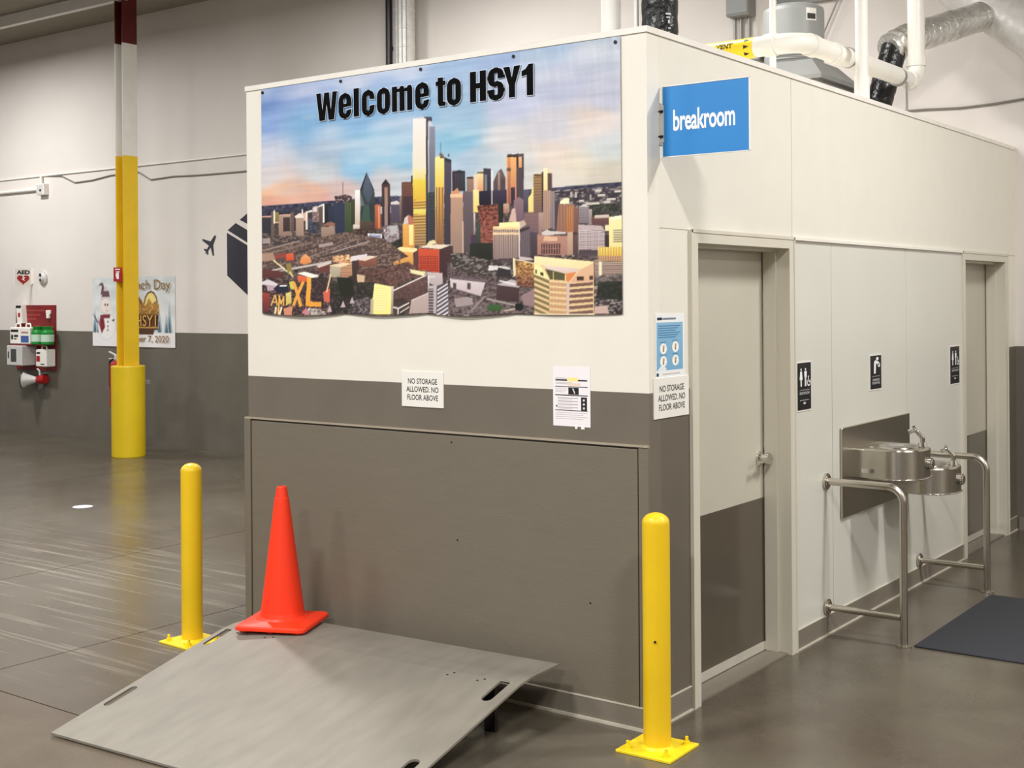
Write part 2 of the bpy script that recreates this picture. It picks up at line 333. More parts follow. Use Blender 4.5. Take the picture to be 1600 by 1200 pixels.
# ------------------------------------------------------------------ flat prints: procedurally painted colour grids
ART = [
('n',14,(40,40,55),(82,82,108),(58,56,72),[-21,599,350,601,897,606,1314,593,1919,590,2162,593,2312,595,2311,547,1918,546,896,554,-22,543]),
('v',14,(78,74,88),(52,44,52),(30,28,34),[-1,539,80,535,79,448,-2,451]),
('',0,None,(120,105,95),(100,85,78),[80,566,105,565,103,419,78,420]),
('',0,None,(248,235,205),(248,235,205),[98,573,110,572,109,499,97,500]),
('',0,None,(150,138,80),(128,112,70),[110,562,140,560,139,508,109,509]),
('',0,None,(176,148,132),(150,122,108),[140,543,243,538,242,429,138,432]),
('v',16,(50,40,40),(92,70,66),(70,54,52),[174,531,228,529,227,453,173,455]),
('h',12,(80,66,66),(132,112,110),(110,90,86),[233,556,267,554,266,448,232,449]),
('',0,None,(70,58,60),(60,50,50),[258,565,301,563,300,454,257,455]),
('',0,None,(188,160,140),(160,134,118),[272,537,330,534,329,425,271,428]),
('',0,None,(240,228,216),(240,228,216),[262,531,301,549,330,534,330,521,272,523]),
('',0,None,(240,236,232),(240,236,232),[316,569,326,569,325,541,316,542]),
('',0,None,(72,62,66),(64,56,64),[345,561,435,557,434,476,344,479]),
('',0,None,(246,235,205),(226,210,200),[345,554,361,553,360,458,344,459]),
('',0,None,(242,236,230),(242,236,230),[349,554,416,564,426,554,359,547]),
('n',10,(46,46,58),(88,88,104),(66,68,84),[363,516,435,513,434,435,363,438]),
('n',12,(196,180,174),(150,124,118),(120,96,92),[397,579,477,575,477,494,397,498]),
('',0,None,(226,214,212),(226,214,212),[397,569,431,580,430,550,402,551]),
('h',10,(84,68,66),(118,96,92),(96,80,78),[445,583,482,581,481,481,444,482]),
('',0,None,(240,236,232),(240,236,232),[475,588,487,588,486,491,474,491]),
('',0,None,(236,230,226),(236,230,226),[435,577,482,591,487,581,445,573]),
('',0,None,(40,44,48),(34,34,36),[487,584,538,582,537,485,486,487]),
('v',12,(38,44,60),(58,64,84),(44,50,68),[515,573,575,570,574,450,514,453]),
('v',14,(40,44,62),(64,68,90),(50,56,78),[566,597,635,594,633,428,564,431]),
('n',10,(176,158,158),(78,56,62),(56,44,50),[557,624,612,628,635,630,680,618,680,598,657,586,571,590]),
('v',16,(56,68,48),(96,108,74),(60,76,52),[630,591,702,587,701,432,628,435]),
('',0,None,(74,74,48),(52,56,42),[676,598,703,597,701,465,674,466]),
('',0,None,(122,70,84),(122,70,84),[616,694,616,625,621,624,621,694]),
('h',10,(140,114,100),(186,158,138),(160,134,118),[462,468,523,466,522,415,462,417]),
('',0,None,(172,146,130),(148,122,110),[518,476,560,471,560,421,522,415]),
('',0,None,(150,104,84),(150,104,84),[481,474,505,490,537,492,565,481,555,468]),
('n',11,(170,160,158),(66,58,66),(74,66,62),[1940,577,2305,579,2303,401,1938,416]),
('',0,None,(190,178,170),(190,178,170),[2031,566,2041,565,2041,539,2031,540]),
('',0,None,(190,178,170),(190,178,170),[2055,564,2066,564,2065,538,2055,538]),
('',0,None,(190,178,170),(190,178,170),[2137,548,2144,548,2144,522,2137,523]),
('',0,None,(214,204,194),(214,204,194),[2161,567,2195,568,2198,558,2165,557]),
('',0,None,(214,204,194),(214,204,194),[2175,546,2215,547,2218,537,2178,536]),
('',0,None,(214,204,194),(214,204,194),[2222,527,2268,527,2271,517,2225,517]),
('',0,None,(214,204,194),(214,204,194),[1989,539,2017,540,2020,530,1992,529]),
('',0,None,(214,204,194),(214,204,194),[2110,513,2185,512,2188,502,2113,502]),
('',0,None,(214,204,194),(214,204,194),[2076,526,2103,527,2106,517,2079,516]),
('',0,None,(214,204,194),(214,204,194),[2208,513,2241,514,2245,504,2211,503]),
('',0,None,(214,204,194),(214,204,194),[2262,559,2295,560,2298,550,2265,549]),
('',0,None,(214,204,194),(214,204,194),[2120,495,2168,495,2171,485,2123,485]),
('',0,None,(214,204,194),(214,204,194),[2187,463,2221,464,2224,454,2191,453]),
('n',9,(86,84,76),(52,54,46),(44,46,40),[2075,497,2261,505,2304,492,2304,441,2099,444]),
('',0,None,(252,250,244),(206,188,170),[703,649,741,647,739,470,701,472]),
('',0,None,(234,220,206),(200,180,164),[688,472,746,470,746,444,687,446]),
('',0,None,(66,74,86),(56,60,58),[784,736,838,642,844,570,826,483,843,473,737,477,740,569,737,644]),
('',0,None,(92,104,118),(70,80,92),[784,733,766,692,761,633,796,572,827,629,802,696]),
('',0,None,(104,112,116),(104,112,116),[737,644,769,567,740,562]),
('',0,None,(66,88,80),(60,84,72),[769,567,840,570,835,499,799,481,746,483]),
('',0,None,(38,44,54),(38,44,54),[784,736,737,644,748,640,784,717]),
('',0,None,(50,58,56),(50,58,56),[800,572,844,576,843,479,808,480]),
('',0,None,(92,74,62),(70,56,48),[737,487,821,483,821,434,737,437]),
('',0,None,(196,110,84),(160,78,54),[840,567,879,565,878,442,839,443]),
('',0,None,(240,172,128),(226,140,84),[862,556,873,556,871,445,861,446]),
('',0,None,(84,60,56),(58,42,44),[915,692,945,662,945,455,887,458,889,668]),
('',0,None,(170,130,114),(150,134,134),[906,651,928,650,926,456,904,457]),
('',0,None,(50,40,42),(50,40,42),[915,692,943,662,891,665]),
('v',10,(84,74,88),(98,88,104),(80,70,84),[948,568,1012,565,1011,469,947,471]),
('',0,None,(228,214,210),(228,214,210),[948,574,991,579,1008,568,1008,559,948,562]),
('',0,None,(150,132,124),(96,84,84),[1009,603,1026,602,1024,475,1007,475]),
('h',14,(104,66,56),(130,84,68),(70,54,62),[1022,671,1102,667,1100,468,1020,472]),
('v',14,(56,42,44),(84,60,60),(60,46,62),[1030,599,1101,595,1100,468,1028,471]),
('',0,None,(40,40,44),(40,40,44),[1086,698,1098,697,1098,659,1085,660]),
('',0,None,(242,236,232),(236,224,196),[1099,981,1184,973,1180,641,1095,646]),
('',0,None,(240,230,196),(238,206,64),[1098,735,1183,729,1182,610,1097,614]),
('',0,None,(240,214,80),(228,180,66),[1098,678,1183,673,1182,559,1097,564]),
('h',14,(120,86,58),(236,190,84),(176,142,104),[1099,576,1184,572,1182,345,1097,348]),
('',0,None,(240,224,120),(232,210,90),[1101,532,1181,528,1181,503,1100,506]),
('',0,None,(206,206,216),(206,206,216),[1105,980,1167,986,1221,978,1224,927,1187,931,1184,972]),
('',0,None,(70,72,84),(70,72,84),[1167,984,1221,978,1223,953,1188,968]),
('',0,None,(66,66,82),(44,42,50),[1184,969,1200,967,1194,339,1177,339]),
('',0,None,(142,142,158),(64,70,76),[1196,933,1241,929,1235,331,1190,332]),
('h',9,(44,46,54),(76,78,86),(70,66,74),[1197,609,1237,607,1235,331,1194,332]),
('',0,None,(214,214,220),(150,150,160),[1196,955,1204,954,1201,609,1192,609]),
('',0,None,(250,236,150),(244,212,90),[1239,773,1267,774,1272,795,1288,797,1296,772,1291,305,1239,306]),
('v',20,(150,100,66),(236,190,92),(116,84,74),[1242,650,1295,647,1291,305,1239,306]),
('',0,None,(250,238,160),(240,206,90),[1241,782,1294,778,1292,629,1240,632]),
('h',12,(76,68,80),(92,84,98),(48,40,48),[1296,775,1342,759,1339,306,1295,308]),
('',0,None,(52,50,64),(52,50,64),[1296,775,1342,759,1342,744,1296,756]),
('',0,None,(120,96,84),(120,96,84),[1264,796,1284,796,1300,771,1272,770]),
('',0,None,(84,120,150),(84,120,150),[1272,848,1272,795,1276,795,1276,848]),
('',0,None,(60,64,84),(60,64,84),[1320,789,1328,788,1328,776,1320,776]),
('v',14,(50,44,52),(76,76,90),(56,54,62),[1347,705,1426,699,1425,603,1346,607]),
('',0,None,(70,42,50),(70,42,50),[1347,700,1363,699,1362,606,1346,607]),
('',0,None,(46,48,56),(46,48,56),[1363,699,1387,707,1426,698,1426,689,1363,693]),
('',0,None,(160,130,116),(140,112,98),[1434,670,1484,667,1484,590,1433,593]),
('',0,None,(70,48,50),(70,48,50),[1434,671,1484,668,1484,659,1434,662]),
('',0,None,(238,216,180),(226,196,176),[1477,679,1504,678,1503,592,1476,594]),
('',0,None,(246,234,176),(226,152,110),[1500,690,1539,694,1538,596,1499,598]),
('',0,None,(120,98,70),(120,98,70),[1500,691,1558,688,1558,679,1500,682]),
('',0,None,(66,66,78),(40,36,50),[1535,706,1583,700,1583,533,1537,535]),
('',0,None,(120,124,124),(120,124,124),[1542,675,1558,674,1557,595,1542,596]),
('',0,None,(44,40,58),(30,26,38),[1503,598,1584,597,1583,527,1510,531]),
('',0,None,(244,236,228),(220,206,196),[1585,691,1595,690,1593,533,1583,533]),
('',0,None,(110,92,90),(70,58,66),[1622,682,1645,696,1667,655,1670,529,1593,533,1597,638]),
('',0,None,(172,148,132),(150,124,112),[1624,682,1636,681,1635,585,1623,585]),
('',0,None,(88,68,62),(84,70,76),[1641,648,1669,646,1669,583,1640,584]),
('',0,None,(66,56,80),(50,42,56),[1591,596,1674,595,1674,535,1591,533]),
('',0,None,(244,184,116),(196,120,92),[1676,757,1732,753,1729,526,1674,529]),
('',0,None,(222,150,96),(140,92,80),[1683,750,1698,749,1696,527,1681,528]),
('',0,None,(60,48,48),(60,48,48),[1680,761,1732,757,1731,744,1679,747]),
('',0,None,(110,78,60),(110,78,60),[1677,697,1701,695,1701,680,1677,682]),
('',0,None,(92,78,78),(70,60,72),[1732,760,1774,757,1772,524,1729,526]),
('',0,None,(50,40,46),(50,40,46),[1732,753,1743,752,1742,692,1731,693]),
('',0,None,(240,184,132),(226,160,112),[1744,744,1763,743,1762,694,1744,695]),
('',0,None,(58,46,66),(58,46,66),[1699,605,1723,604,1722,526,1698,527]),
('',0,None,(146,118,124),(116,92,104),[1715,544,1744,558,1770,542,1771,440,1710,443]),
('',0,None,(96,92,108),(60,52,60),[1770,589,1803,587,1802,457,1769,458]),
('',0,None,(214,180,166),(214,180,166),[1703,503,1722,508,1729,442,1684,444]),
('',0,None,(206,170,148),(170,120,104),[1655,530,1689,528,1688,486,1655,487]),
('',0,None,(44,44,44),(44,44,44),[1617,534,1655,536,1654,463,1624,465]),
('',0,None,(250,232,150),(240,214,130),[1822,601,1836,603,1835,482,1799,484,1799,552,1814,566]),
('h',13,(120,92,76),(190,152,82),(120,94,104),[1829,658,1880,655,1878,471,1828,474]),
('',0,None,(110,72,30),(110,72,30),[1835,658,1873,656,1873,645,1835,648]),
('',0,None,(46,34,34),(46,34,34),[1876,666,1887,665,1885,477,1875,477]),
('',0,None,(250,240,196),(246,224,160),[1884,683,1909,681,1908,576,1883,577]),
('',0,None,(96,72,62),(88,66,70),[1909,661,1933,659,1933,568,1908,570]),
('',0,None,(230,216,180),(230,216,180),[1905,675,1919,669,1930,677,1933,656,1909,658]),
('v',12,(160,128,114),(196,160,140),(176,142,124),[1883,580,1926,578,1924,387,1881,389]),
('v',10,(110,98,108),(168,150,140),(138,126,132),[1922,575,1947,573,1945,392,1920,393]),
('',0,None,(82,66,74),(72,56,60),[1946,533,1968,531,1966,392,1945,392]),
('v',16,(136,96,82),(178,128,106),(156,112,92),[1967,514,2055,507,2057,382,1952,386]),
('v',12,(160,104,66),(198,140,98),(186,120,72),[2004,500,2044,499,2043,383,2003,384]),
('',0,None,(138,98,84),(116,80,70),[2048,493,2075,491,2074,382,2047,383]),
('',0,None,(252,246,202),(252,246,202),[1975,525,2003,541,2024,537,2024,511,1975,514]),
('g',9,(104,96,104),(166,156,160),(136,122,126),[2077,500,2130,497,2129,420,2076,422]),
('',0,None,(184,168,162),(150,136,132),[2130,483,2147,482,2147,425,2130,426]),
('',0,None,(226,220,214),(226,220,214),[2079,497,2106,507,2130,494]),
('',0,None,(112,78,74),(96,66,66),[2143,448,2238,449,2237,404,2146,408]),
('',0,None,(214,194,180),(214,194,180),[2160,453,2234,455,2234,441,2160,441]),
('h',9,(116,90,92),(150,118,116),(120,94,98),[1773,485,1868,481,1867,378,1772,381]),
('',0,None,(186,156,146),(150,120,112),[1857,481,1882,480,1881,377,1856,378]),
('',0,None,(64,54,56),(64,54,56),[1877,395,1924,405,1966,386,2015,372,1874,377]),
('',0,None,(216,204,200),(216,204,200),[1874,389,1903,400,1920,393,2008,384,2001,376,1874,374]),
('',0,None,(188,140,122),(166,120,106),[1845,378,2019,366,2011,280,1840,284]),
('v',14,(180,134,118),(86,56,56),(80,52,54),[1870,336,1980,333,1980,312,1870,316]),
('v',14,(172,126,112),(80,52,54),(74,50,52),[1870,313,1973,310,1972,286,1869,289]),
('',0,None,(226,186,150),(226,186,150),[1888,371,1959,363,1959,345,1881,348]),
('',0,None,(206,174,148),(176,144,124),[2012,384,2043,383,2042,279,2011,280]),
('',0,None,(104,78,76),(84,64,66),[2043,371,2071,370,2070,278,2042,279]),
('g',9,(92,72,78),(222,208,208),(196,178,176),[2071,396,2214,379,2213,291,2073,284]),
('',0,None,(196,176,176),(196,176,176),[2071,416,2194,406,2214,382,2074,393]),
('',0,None,(60,44,40),(60,44,40),[2213,365,2237,364,2236,291,2213,291]),
('',0,None,(248,238,176),(240,220,150),[2234,444,2304,441,2302,272,2233,274]),
('h',10,(84,78,56),(246,236,190),(230,210,160),[2257,389,2303,387,2303,328,2256,330]),
('',0,None,(252,246,214),(252,246,214),[2244,443,2304,449,2304,435,2244,429]),
('',0,None,(240,228,180),(240,228,180),[2214,408,2237,407,2237,381,2214,382]),
('',0,None,(70,60,64),(96,80,84),[2074,301,2213,297,2213,269,2073,272]),
('v',14,(196,150,70),(250,230,130),(230,190,90),[2176,312,2302,309,2302,266,2176,270]),
('v',12,(216,176,120),(170,124,106),(140,104,92),[2176,273,2302,269,2302,235,2175,238]),
('v',8,(176,136,112),(206,166,140),(138,122,118),[1336,592,1411,588,1409,305,1333,307]),
('',0,None,(250,210,176),(240,186,146),[1334,595,1411,591,1411,572,1334,577]),
('',0,None,(214,150,110),(214,150,110),[1346,601,1378,621,1394,595,1409,591,1334,592]),
('',0,None,(112,96,104),(84,74,78),[1412,606,1472,594,1473,306,1409,305]),
('',0,None,(222,196,178),(222,196,178),[1407,459,1413,458,1411,304,1406,305]),
('',0,None,(250,236,166),(238,210,120),[1472,606,1509,604,1508,497,1471,499]),
('',0,None,(236,222,212),(150,130,130),[1475,496,1485,495,1484,391,1474,392]),
('',0,None,(74,56,74),(74,56,74),[1458,392,1493,391,1493,311,1458,312]),
('',0,None,(70,80,72),(52,58,50),[1490,440,1517,439,1516,311,1489,312]),
('n',8,(58,32,34),(142,82,66),(150,84,72),[1495,531,1625,528,1624,435,1593,339,1517,439]),
('',0,None,(44,44,44),(38,36,38),[1625,525,1651,524,1650,433,1624,435]),
('n',9,(90,48,44),(150,86,72),(160,96,82),[1517,454,1594,451,1593,333,1516,335]),
('',0,None,(46,48,40),(40,40,34),[1450,349,1589,351,1592,254,1449,257]),
('v',13,(124,106,104),(206,178,152),(150,130,130),[1592,424,1745,415,1744,263,1592,254]),
('',0,None,(244,214,160),(244,214,160),[1592,427,1745,421,1745,406,1591,412]),
('',0,None,(240,208,166),(240,208,166),[1591,398,1745,392,1745,382,1591,387]),
('',0,None,(252,244,176),(252,244,176),[1628,443,1743,442,1745,418,1628,421]),
('v',12,(96,84,90),(122,108,112),(104,92,98),[1747,418,1805,424,1808,279,1745,266]),
('',0,None,(206,178,160),(206,178,160),[1743,442,1773,449,1787,428,1747,409]),
('',0,None,(246,232,216),(246,232,216),[1743,439,1748,438,1746,266,1741,266]),
('',0,None,(66,50,54),(66,50,54),[1747,406,1802,418,1802,407,1747,391]),
('',0,None,(84,72,84),(70,58,62),[1809,392,1849,390,1848,272,1808,273]),
('',0,None,(58,44,50),(58,44,50),[1584,270,1753,274,1862,284,1862,266,1660,247,1584,248]),
('n',9,(104,84,74),(64,48,44),(52,44,40),[687,449,852,443,851,329,686,334]),
('n',10,(80,74,62),(44,44,40),(40,40,38),[877,393,981,422,1065,362,946,327,850,264,815,304]),
('n',8,(110,90,100),(206,194,192),(150,136,140),[895,451,947,455,999,453,1006,389,938,366,903,392]),
('',0,None,(186,184,186),(186,184,186),[930,456,994,457,990,422,955,404]),
('',0,None,(232,232,238),(216,214,226),[790,422,886,416,886,348,794,344]),
('n',10,(196,196,214),(136,146,174),(116,124,160),[801,416,878,410,877,354,802,353]),
('',0,None,(226,216,220),(226,216,220),[798,350,886,348,868,335,807,337]),
('',0,None,(240,178,96),(226,156,76),[1028,462,1104,459,1103,341,1027,344]),
('',0,None,(255,242,176),(250,226,150),[1070,454,1096,453,1095,354,1069,355]),
('',0,None,(190,118,94),(190,118,94),[1037,458,1041,490,1067,505,1096,491,1104,456]),
('',0,None,(220,206,200),(220,206,200),[1033,458,1041,490,1063,502,1066,460]),
('',0,None,(246,182,92),(206,146,84),[961,329,1094,319,1098,234,962,246]),
('',0,None,(252,232,166),(252,232,166),[959,330,1010,347,1115,338,1124,328,1098,316]),
('',0,None,(96,64,60),(96,64,60),[1098,316,1128,328,1127,220,1097,221]),
('',0,None,(120,76,50),(120,76,50),[1000,325,1001,248,1009,248,1007,325]),
('',0,None,(196,140,90),(150,104,76),[963,268,1098,262,1097,221,962,236]),
('',0,None,(212,88,60),(190,72,46),[1128,337,1263,327,1262,212,1131,230]),
('g',11,(112,36,30),(206,84,58),(186,72,48),[1136,302,1259,293,1258,218,1135,233]),
('',0,None,(240,222,200),(240,222,200),[1128,341,1198,354,1340,347,1271,329]),
('',0,None,(236,222,170),(236,222,170),[1182,352,1198,370,1231,375,1247,356]),
('v',10,(64,40,44),(84,56,58),(62,44,48),[1263,327,1348,343,1354,173,1266,205]),
('n',9,(150,126,112),(96,78,72),(84,66,62),[7,374,300,392,628,435,895,393,1065,298,716,208,346,248,6,255]),
('',0,None,(134,116,108),(134,116,108),[13,327,397,385,394,393,10,336]),
('',0,None,(160,144,134),(160,144,134),[13,353,301,396,298,403,11,360]),
('',0,None,(70,58,58),(70,58,58),[153,311,583,387,581,393,151,318]),
('',0,None,(140,124,118),(140,124,118),[300,287,720,396,717,401,297,293]),
('',0,None,(66,58,58),(66,58,58),[443,304,786,354,784,360,441,310]),
('',0,None,(176,164,158),(176,164,158),[536,329,808,380,806,385,534,334]),
('',0,None,(202,192,188),(202,192,188),[226,245,536,280,534,290,224,256]),
('',0,None,(214,206,204),(214,206,204),[42,237,182,255,180,262,40,244]),
('',0,None,(196,184,182),(196,184,182),[103,229,192,244,189,251,100,235]),
('',0,None,(176,154,150),(176,154,150),[444,359,547,370,543,386,440,376]),
('',0,None,(168,150,146),(168,150,146),[12,395,73,393,73,421,13,423]),
('',0,None,(232,104,66),(214,84,52),[192,330,251,339,255,298,196,296]),
('',0,None,(150,74,66),(150,74,66),[102,329,192,344,196,313,92,309]),
('',0,None,(242,172,112),(226,136,80),[308,310,337,330,375,312,389,285,327,272,298,283]),
('',0,None,(176,142,122),(176,142,122),[7,339,93,343,112,301,6,297]),
('',0,None,(104,58,56),(92,52,50),[11,255,171,238,180,203,10,206]),
('',0,None,(112,64,60),(112,64,60),[432,260,535,278,534,231,441,226]),
('',0,None,(222,206,196),(222,206,196),[427,267,526,285,535,275,441,253]),
('n',8,(130,84,64),(246,206,156),(226,160,110),[545,314,654,318,681,294,672,265,544,284]),
('',0,None,(196,184,160),(170,158,136),[525,265,599,253,594,197,520,205]),
('h',9,(150,110,88),(226,176,134),(196,146,114),[599,253,677,268,680,209,598,193]),
('',0,None,(244,220,180),(244,220,180),[521,265,608,276,681,271,599,253]),
('',0,None,(232,222,224),(232,222,224),[672,308,784,318,789,295,663,282]),
('',0,None,(150,96,78),(120,76,64),[717,294,850,303,850,251,730,254]),
('',0,None,(238,216,200),(238,216,200),[708,290,798,308,855,303,771,282]),
('',0,None,(76,56,56),(58,44,46),[681,281,726,287,734,175,680,156]),
('n',10,(66,48,44),(112,82,72),(104,74,68),[717,241,893,244,1064,272,1147,220,978,146,805,164,716,188]),
('',0,None,(214,186,150),(214,186,150),[712,215,770,207,765,171,716,175]),
('n',8,(72,52,50),(124,96,88),(104,76,72),[893,205,1030,171,1147,207,1064,247]),
('',0,None,(244,234,180),(244,234,180),[1072,234,1172,219,1164,198,1081,215]),
('n',10,(84,74,68),(52,48,42),(44,38,38),[525,178,849,173,847,14,523,14]),
('',0,None,(40,40,32),(40,40,32),[571,204,680,195,697,103,597,97]),
('n',9,(150,140,142),(92,82,84),(60,52,54),[684,77,804,102,812,17,647,17]),
('',0,None,(248,242,164),(244,236,140),[836,167,953,149,951,18,817,17]),
('h',12,(250,244,190),(244,234,134),(240,228,140),[849,147,918,140,917,30,839,30]),
('h',8,(150,130,110),(236,226,190),(220,206,170),[813,89,835,89,834,17,812,17]),
('',0,None,(214,200,180),(160,140,130),[948,153,966,149,964,18,951,18]),
('n',9,(92,68,66),(112,84,78),(84,62,60),[965,133,1180,200,1183,119,1096,75,965,56]),
('',0,None,(244,232,224),(244,232,224),[965,126,1182,201,1178,206,961,131]),
('',0,None,(64,50,48),(80,64,60),[965,82,1029,94,1088,62,1062,24,969,21]),
('',0,None,(236,226,216),(236,226,216),[964,47,998,40,1000,46,966,53]),
('',0,None,(236,226,216),(236,226,216),[1000,40,1073,66,1069,71,997,46]),
('',0,None,(228,216,206),(228,216,206),[995,43,995,18,1002,18,1003,43]),
('',0,None,(220,206,196),(220,206,196),[1013,22,1072,47,1069,52,1010,26]),
('',0,None,(196,176,168),(180,160,154),[1084,81,1192,118,1195,18,1070,18]),
('',0,None,(226,212,206),(226,212,206),[1085,76,1193,113,1190,117,1082,80]),
('',0,None,(206,190,190),(186,170,172),[1184,219,1282,211,1285,136,1245,143,1188,169]),
('',0,None,(240,236,236),(240,236,236),[1197,192,1237,191,1237,196,1197,196]),
('',0,None,(236,232,232),(236,232,232),[1189,200,1189,144,1195,144,1196,200]),
('',0,None,(196,184,188),(186,174,178),[1188,150,1245,149,1244,18,1187,18]),
('h',14,(186,172,172),(86,72,72),(76,64,64),[1192,137,1225,137,1223,18,1191,18]),
('',0,None,(92,82,90),(96,86,92),[1245,149,1334,173,1332,18,1248,18]),
('',0,None,(226,220,224),(226,220,224),[1251,124,1336,164,1332,170,1247,130]),
('',0,None,(226,220,224),(226,220,224),[1251,105,1336,145,1331,151,1246,111]),
('',0,None,(226,220,224),(226,220,224),[1251,86,1336,125,1331,131,1246,91]),
('',0,None,(226,220,224),(226,220,224),[1251,66,1336,106,1331,112,1246,72]),
('',0,None,(226,220,224),(226,220,224),[1250,47,1335,87,1331,93,1246,53]),
('',0,None,(226,220,224),(226,220,224),[1250,27,1335,68,1331,74,1246,33]),
('',0,None,(226,220,224),(226,220,224),[1250,8,1335,49,1330,54,1245,14]),
('',0,None,(226,220,224),(226,220,224),[1250,-11,1335,29,1330,35,1245,-6]),
('',0,None,(226,220,224),(226,220,224),[1250,-31,1335,10,1330,16,1245,-25]),
('n',9,(56,48,48),(96,80,80),(120,104,104),[1311,261,1829,273,1827,18,1324,18]),
('n',10,(150,140,136),(62,56,52),(72,62,60),[1335,310,1584,267,1719,239,1719,174,1468,202,1335,235]),
('',0,None,(222,208,208),(196,180,182),[1330,186,1545,164,1518,97,1334,142]),
('',0,None,(112,98,104),(112,98,104),[1346,192,1564,173,1545,161,1334,182]),
('',0,None,(86,72,76),(86,72,76),[1350,164,1370,160,1369,129,1350,133]),
('',0,None,(86,72,76),(86,72,76),[1437,162,1456,159,1456,128,1436,132]),
('',0,None,(226,220,216),(226,220,216),[1565,243,1667,235,1697,222,1561,218]),
('',0,None,(54,48,50),(54,48,50),[1622,232,1689,219,1704,180,1606,193]),
('',0,None,(164,148,148),(164,148,148),[1357,86,1467,98,1475,61,1373,49]),
('',0,None,(74,60,62),(74,60,62),[1333,112,1582,70,1583,75,1334,116]),
('',0,None,(150,134,132),(150,134,132),[1470,34,1548,94,1541,100,1463,39]),
('',0,None,(166,152,148),(166,152,148),[1551,81,1750,44,1752,52,1553,89]),
('h',8,(58,40,42),(92,68,70),(76,56,58),[1614,145,1740,138,1740,66,1609,79]),
('',0,None,(196,186,188),(196,186,188),[1614,151,1696,174,1748,161,1740,135]),
('',0,None,(240,234,232),(240,234,232),[1628,166,1717,147,1719,153,1630,172]),
('',0,None,(66,98,58),(54,84,46),[1552,48,1575,61,1635,57,1654,45,1635,30,1567,33]),
('',0,None,(36,34,34),(36,34,34),[1718,60,1755,63,1769,48,1754,27,1717,30]),
('',0,None,(204,190,170),(204,190,170),[1658,27,1718,33,1717,39,1657,33]),
('',0,None,(156,128,130),(150,124,126),[1751,96,1828,131,1827,48,1769,54]),
('',0,None,(236,220,180),(236,220,180),[1705,276,1720,272,1723,192,1708,186]),
('n',8,(84,50,44),(222,172,96),(128,84,74),[1719,257,1829,249,1828,131,1726,144]),
('',0,None,(244,222,170),(244,222,170),[1708,267,1828,243,1830,249,1709,272]),
('',0,None,(206,188,188),(206,188,188),[1742,281,1808,273,1829,261,1742,263]),
('',0,None,(240,212,160),(230,196,150),[1830,281,2155,247,2153,16,1827,15]),
('',0,None,(252,238,186),(248,220,164),[1830,278,2155,247,2100,211,1958,229,1865,239,1829,190]),
('',0,None,(240,222,206),(220,196,184),[1876,239,2083,217,2062,203,2000,199,1922,209]),
('',0,None,(84,80,52),(96,90,58),[1890,221,2000,196,1999,164,1918,171]),
('',0,None,(226,136,80),(226,136,80),[2003,196,2062,203,2020,158,2003,164]),
('',0,None,(214,196,130),(214,196,130),[1935,206,1934,171,1938,170,1938,206]),
('',0,None,(240,222,160),(240,222,160),[1999,193,1999,164,2003,164,2004,193]),
('',0,None,(250,240,176),(250,240,176),[1829,243,1869,230,1915,171,1829,196]),
('',0,None,(60,54,30),(60,54,30),[1836,219,1845,216,1845,198,1836,201]),
('',0,None,(60,54,30),(60,54,30),[1865,207,1883,201,1883,186,1865,192]),
('',0,None,(232,190,150),(224,178,146),[2083,214,2155,242,2154,156,2024,155]),
('',0,None,(74,50,36),(74,50,36),[2062,183,2100,182,2100,164,2062,164]),
('',0,None,(84,58,46),(84,58,46),[2131,185,2151,184,2151,166,2131,166]),
('',0,None,(132,118,78),(132,118,78),[1829,196,1915,165,1915,151,1829,182]),
('v',9,(226,186,140),(178,132,96),(178,132,96),[1915,159,2010,152,2010,137,1914,144]),
('',0,None,(124,92,80),(124,92,80),[2024,149,2151,156,2151,142,2024,134]),
('',0,None,(132,118,78),(132,118,78),[1829,170,1914,140,1914,126,1828,157]),
('v',9,(226,186,140),(178,132,96),(178,132,96),[1914,134,2010,127,2009,113,1914,119]),
('',0,None,(124,92,80),(124,92,80),[2023,124,2151,131,2151,117,2023,109]),
('',0,None,(132,118,78),(132,118,78),[1828,145,1914,115,1914,101,1828,131]),
('v',9,(226,186,140),(178,132,96),(178,132,96),[1914,109,2009,102,2009,88,1914,94]),
('',0,None,(124,92,80),(124,92,80),[2023,99,2150,107,2150,92,2023,85]),
('',0,None,(132,118,78),(132,118,78),[1828,119,1914,89,1914,76,1828,106]),
('v',9,(226,186,140),(178,132,96),(178,132,96),[1914,83,2009,77,2009,63,1914,69]),
('',0,None,(124,92,80),(124,92,80),[2023,74,2150,82,2150,68,2023,60]),
('',0,None,(132,118,78),(132,118,78),[1828,94,1914,64,1914,51,1828,80]),
('v',9,(226,186,140),(178,132,96),(178,132,96),[1914,58,2009,52,2009,38,1914,44]),
('',0,None,(124,92,80),(124,92,80),[2023,49,2150,58,2150,43,2023,35]),
('',0,None,(132,118,78),(132,118,78),[1828,69,1914,39,1913,25,1827,55]),
('v',9,(226,186,140),(178,132,96),(178,132,96),[1913,33,2009,27,2008,13,1913,18]),
('',0,None,(124,92,80),(124,92,80),[2023,24,2150,33,2150,19,2022,10]),
('',0,None,(132,118,78),(132,118,78),[1827,43,1913,14,1913,0,1827,30]),
('v',9,(226,186,140),(178,132,96),(178,132,96),[1913,8,2008,2,2008,-12,1913,-7]),
('',0,None,(124,92,80),(124,92,80),[2022,-1,2150,8,2149,-6,2022,-15]),
('',0,None,(132,118,78),(132,118,78),[1827,18,1913,-11,1913,-25,1827,4]),
('v',9,(226,186,140),(178,132,96),(178,132,96),[1913,-17,2008,-23,2008,-37,1913,-32]),
('',0,None,(124,92,80),(124,92,80),[2022,-26,2149,-16,2149,-31,2022,-40]),
('',0,None,(214,190,176),(214,190,176),[2006,158,2024,158,2022,16,2009,16]),
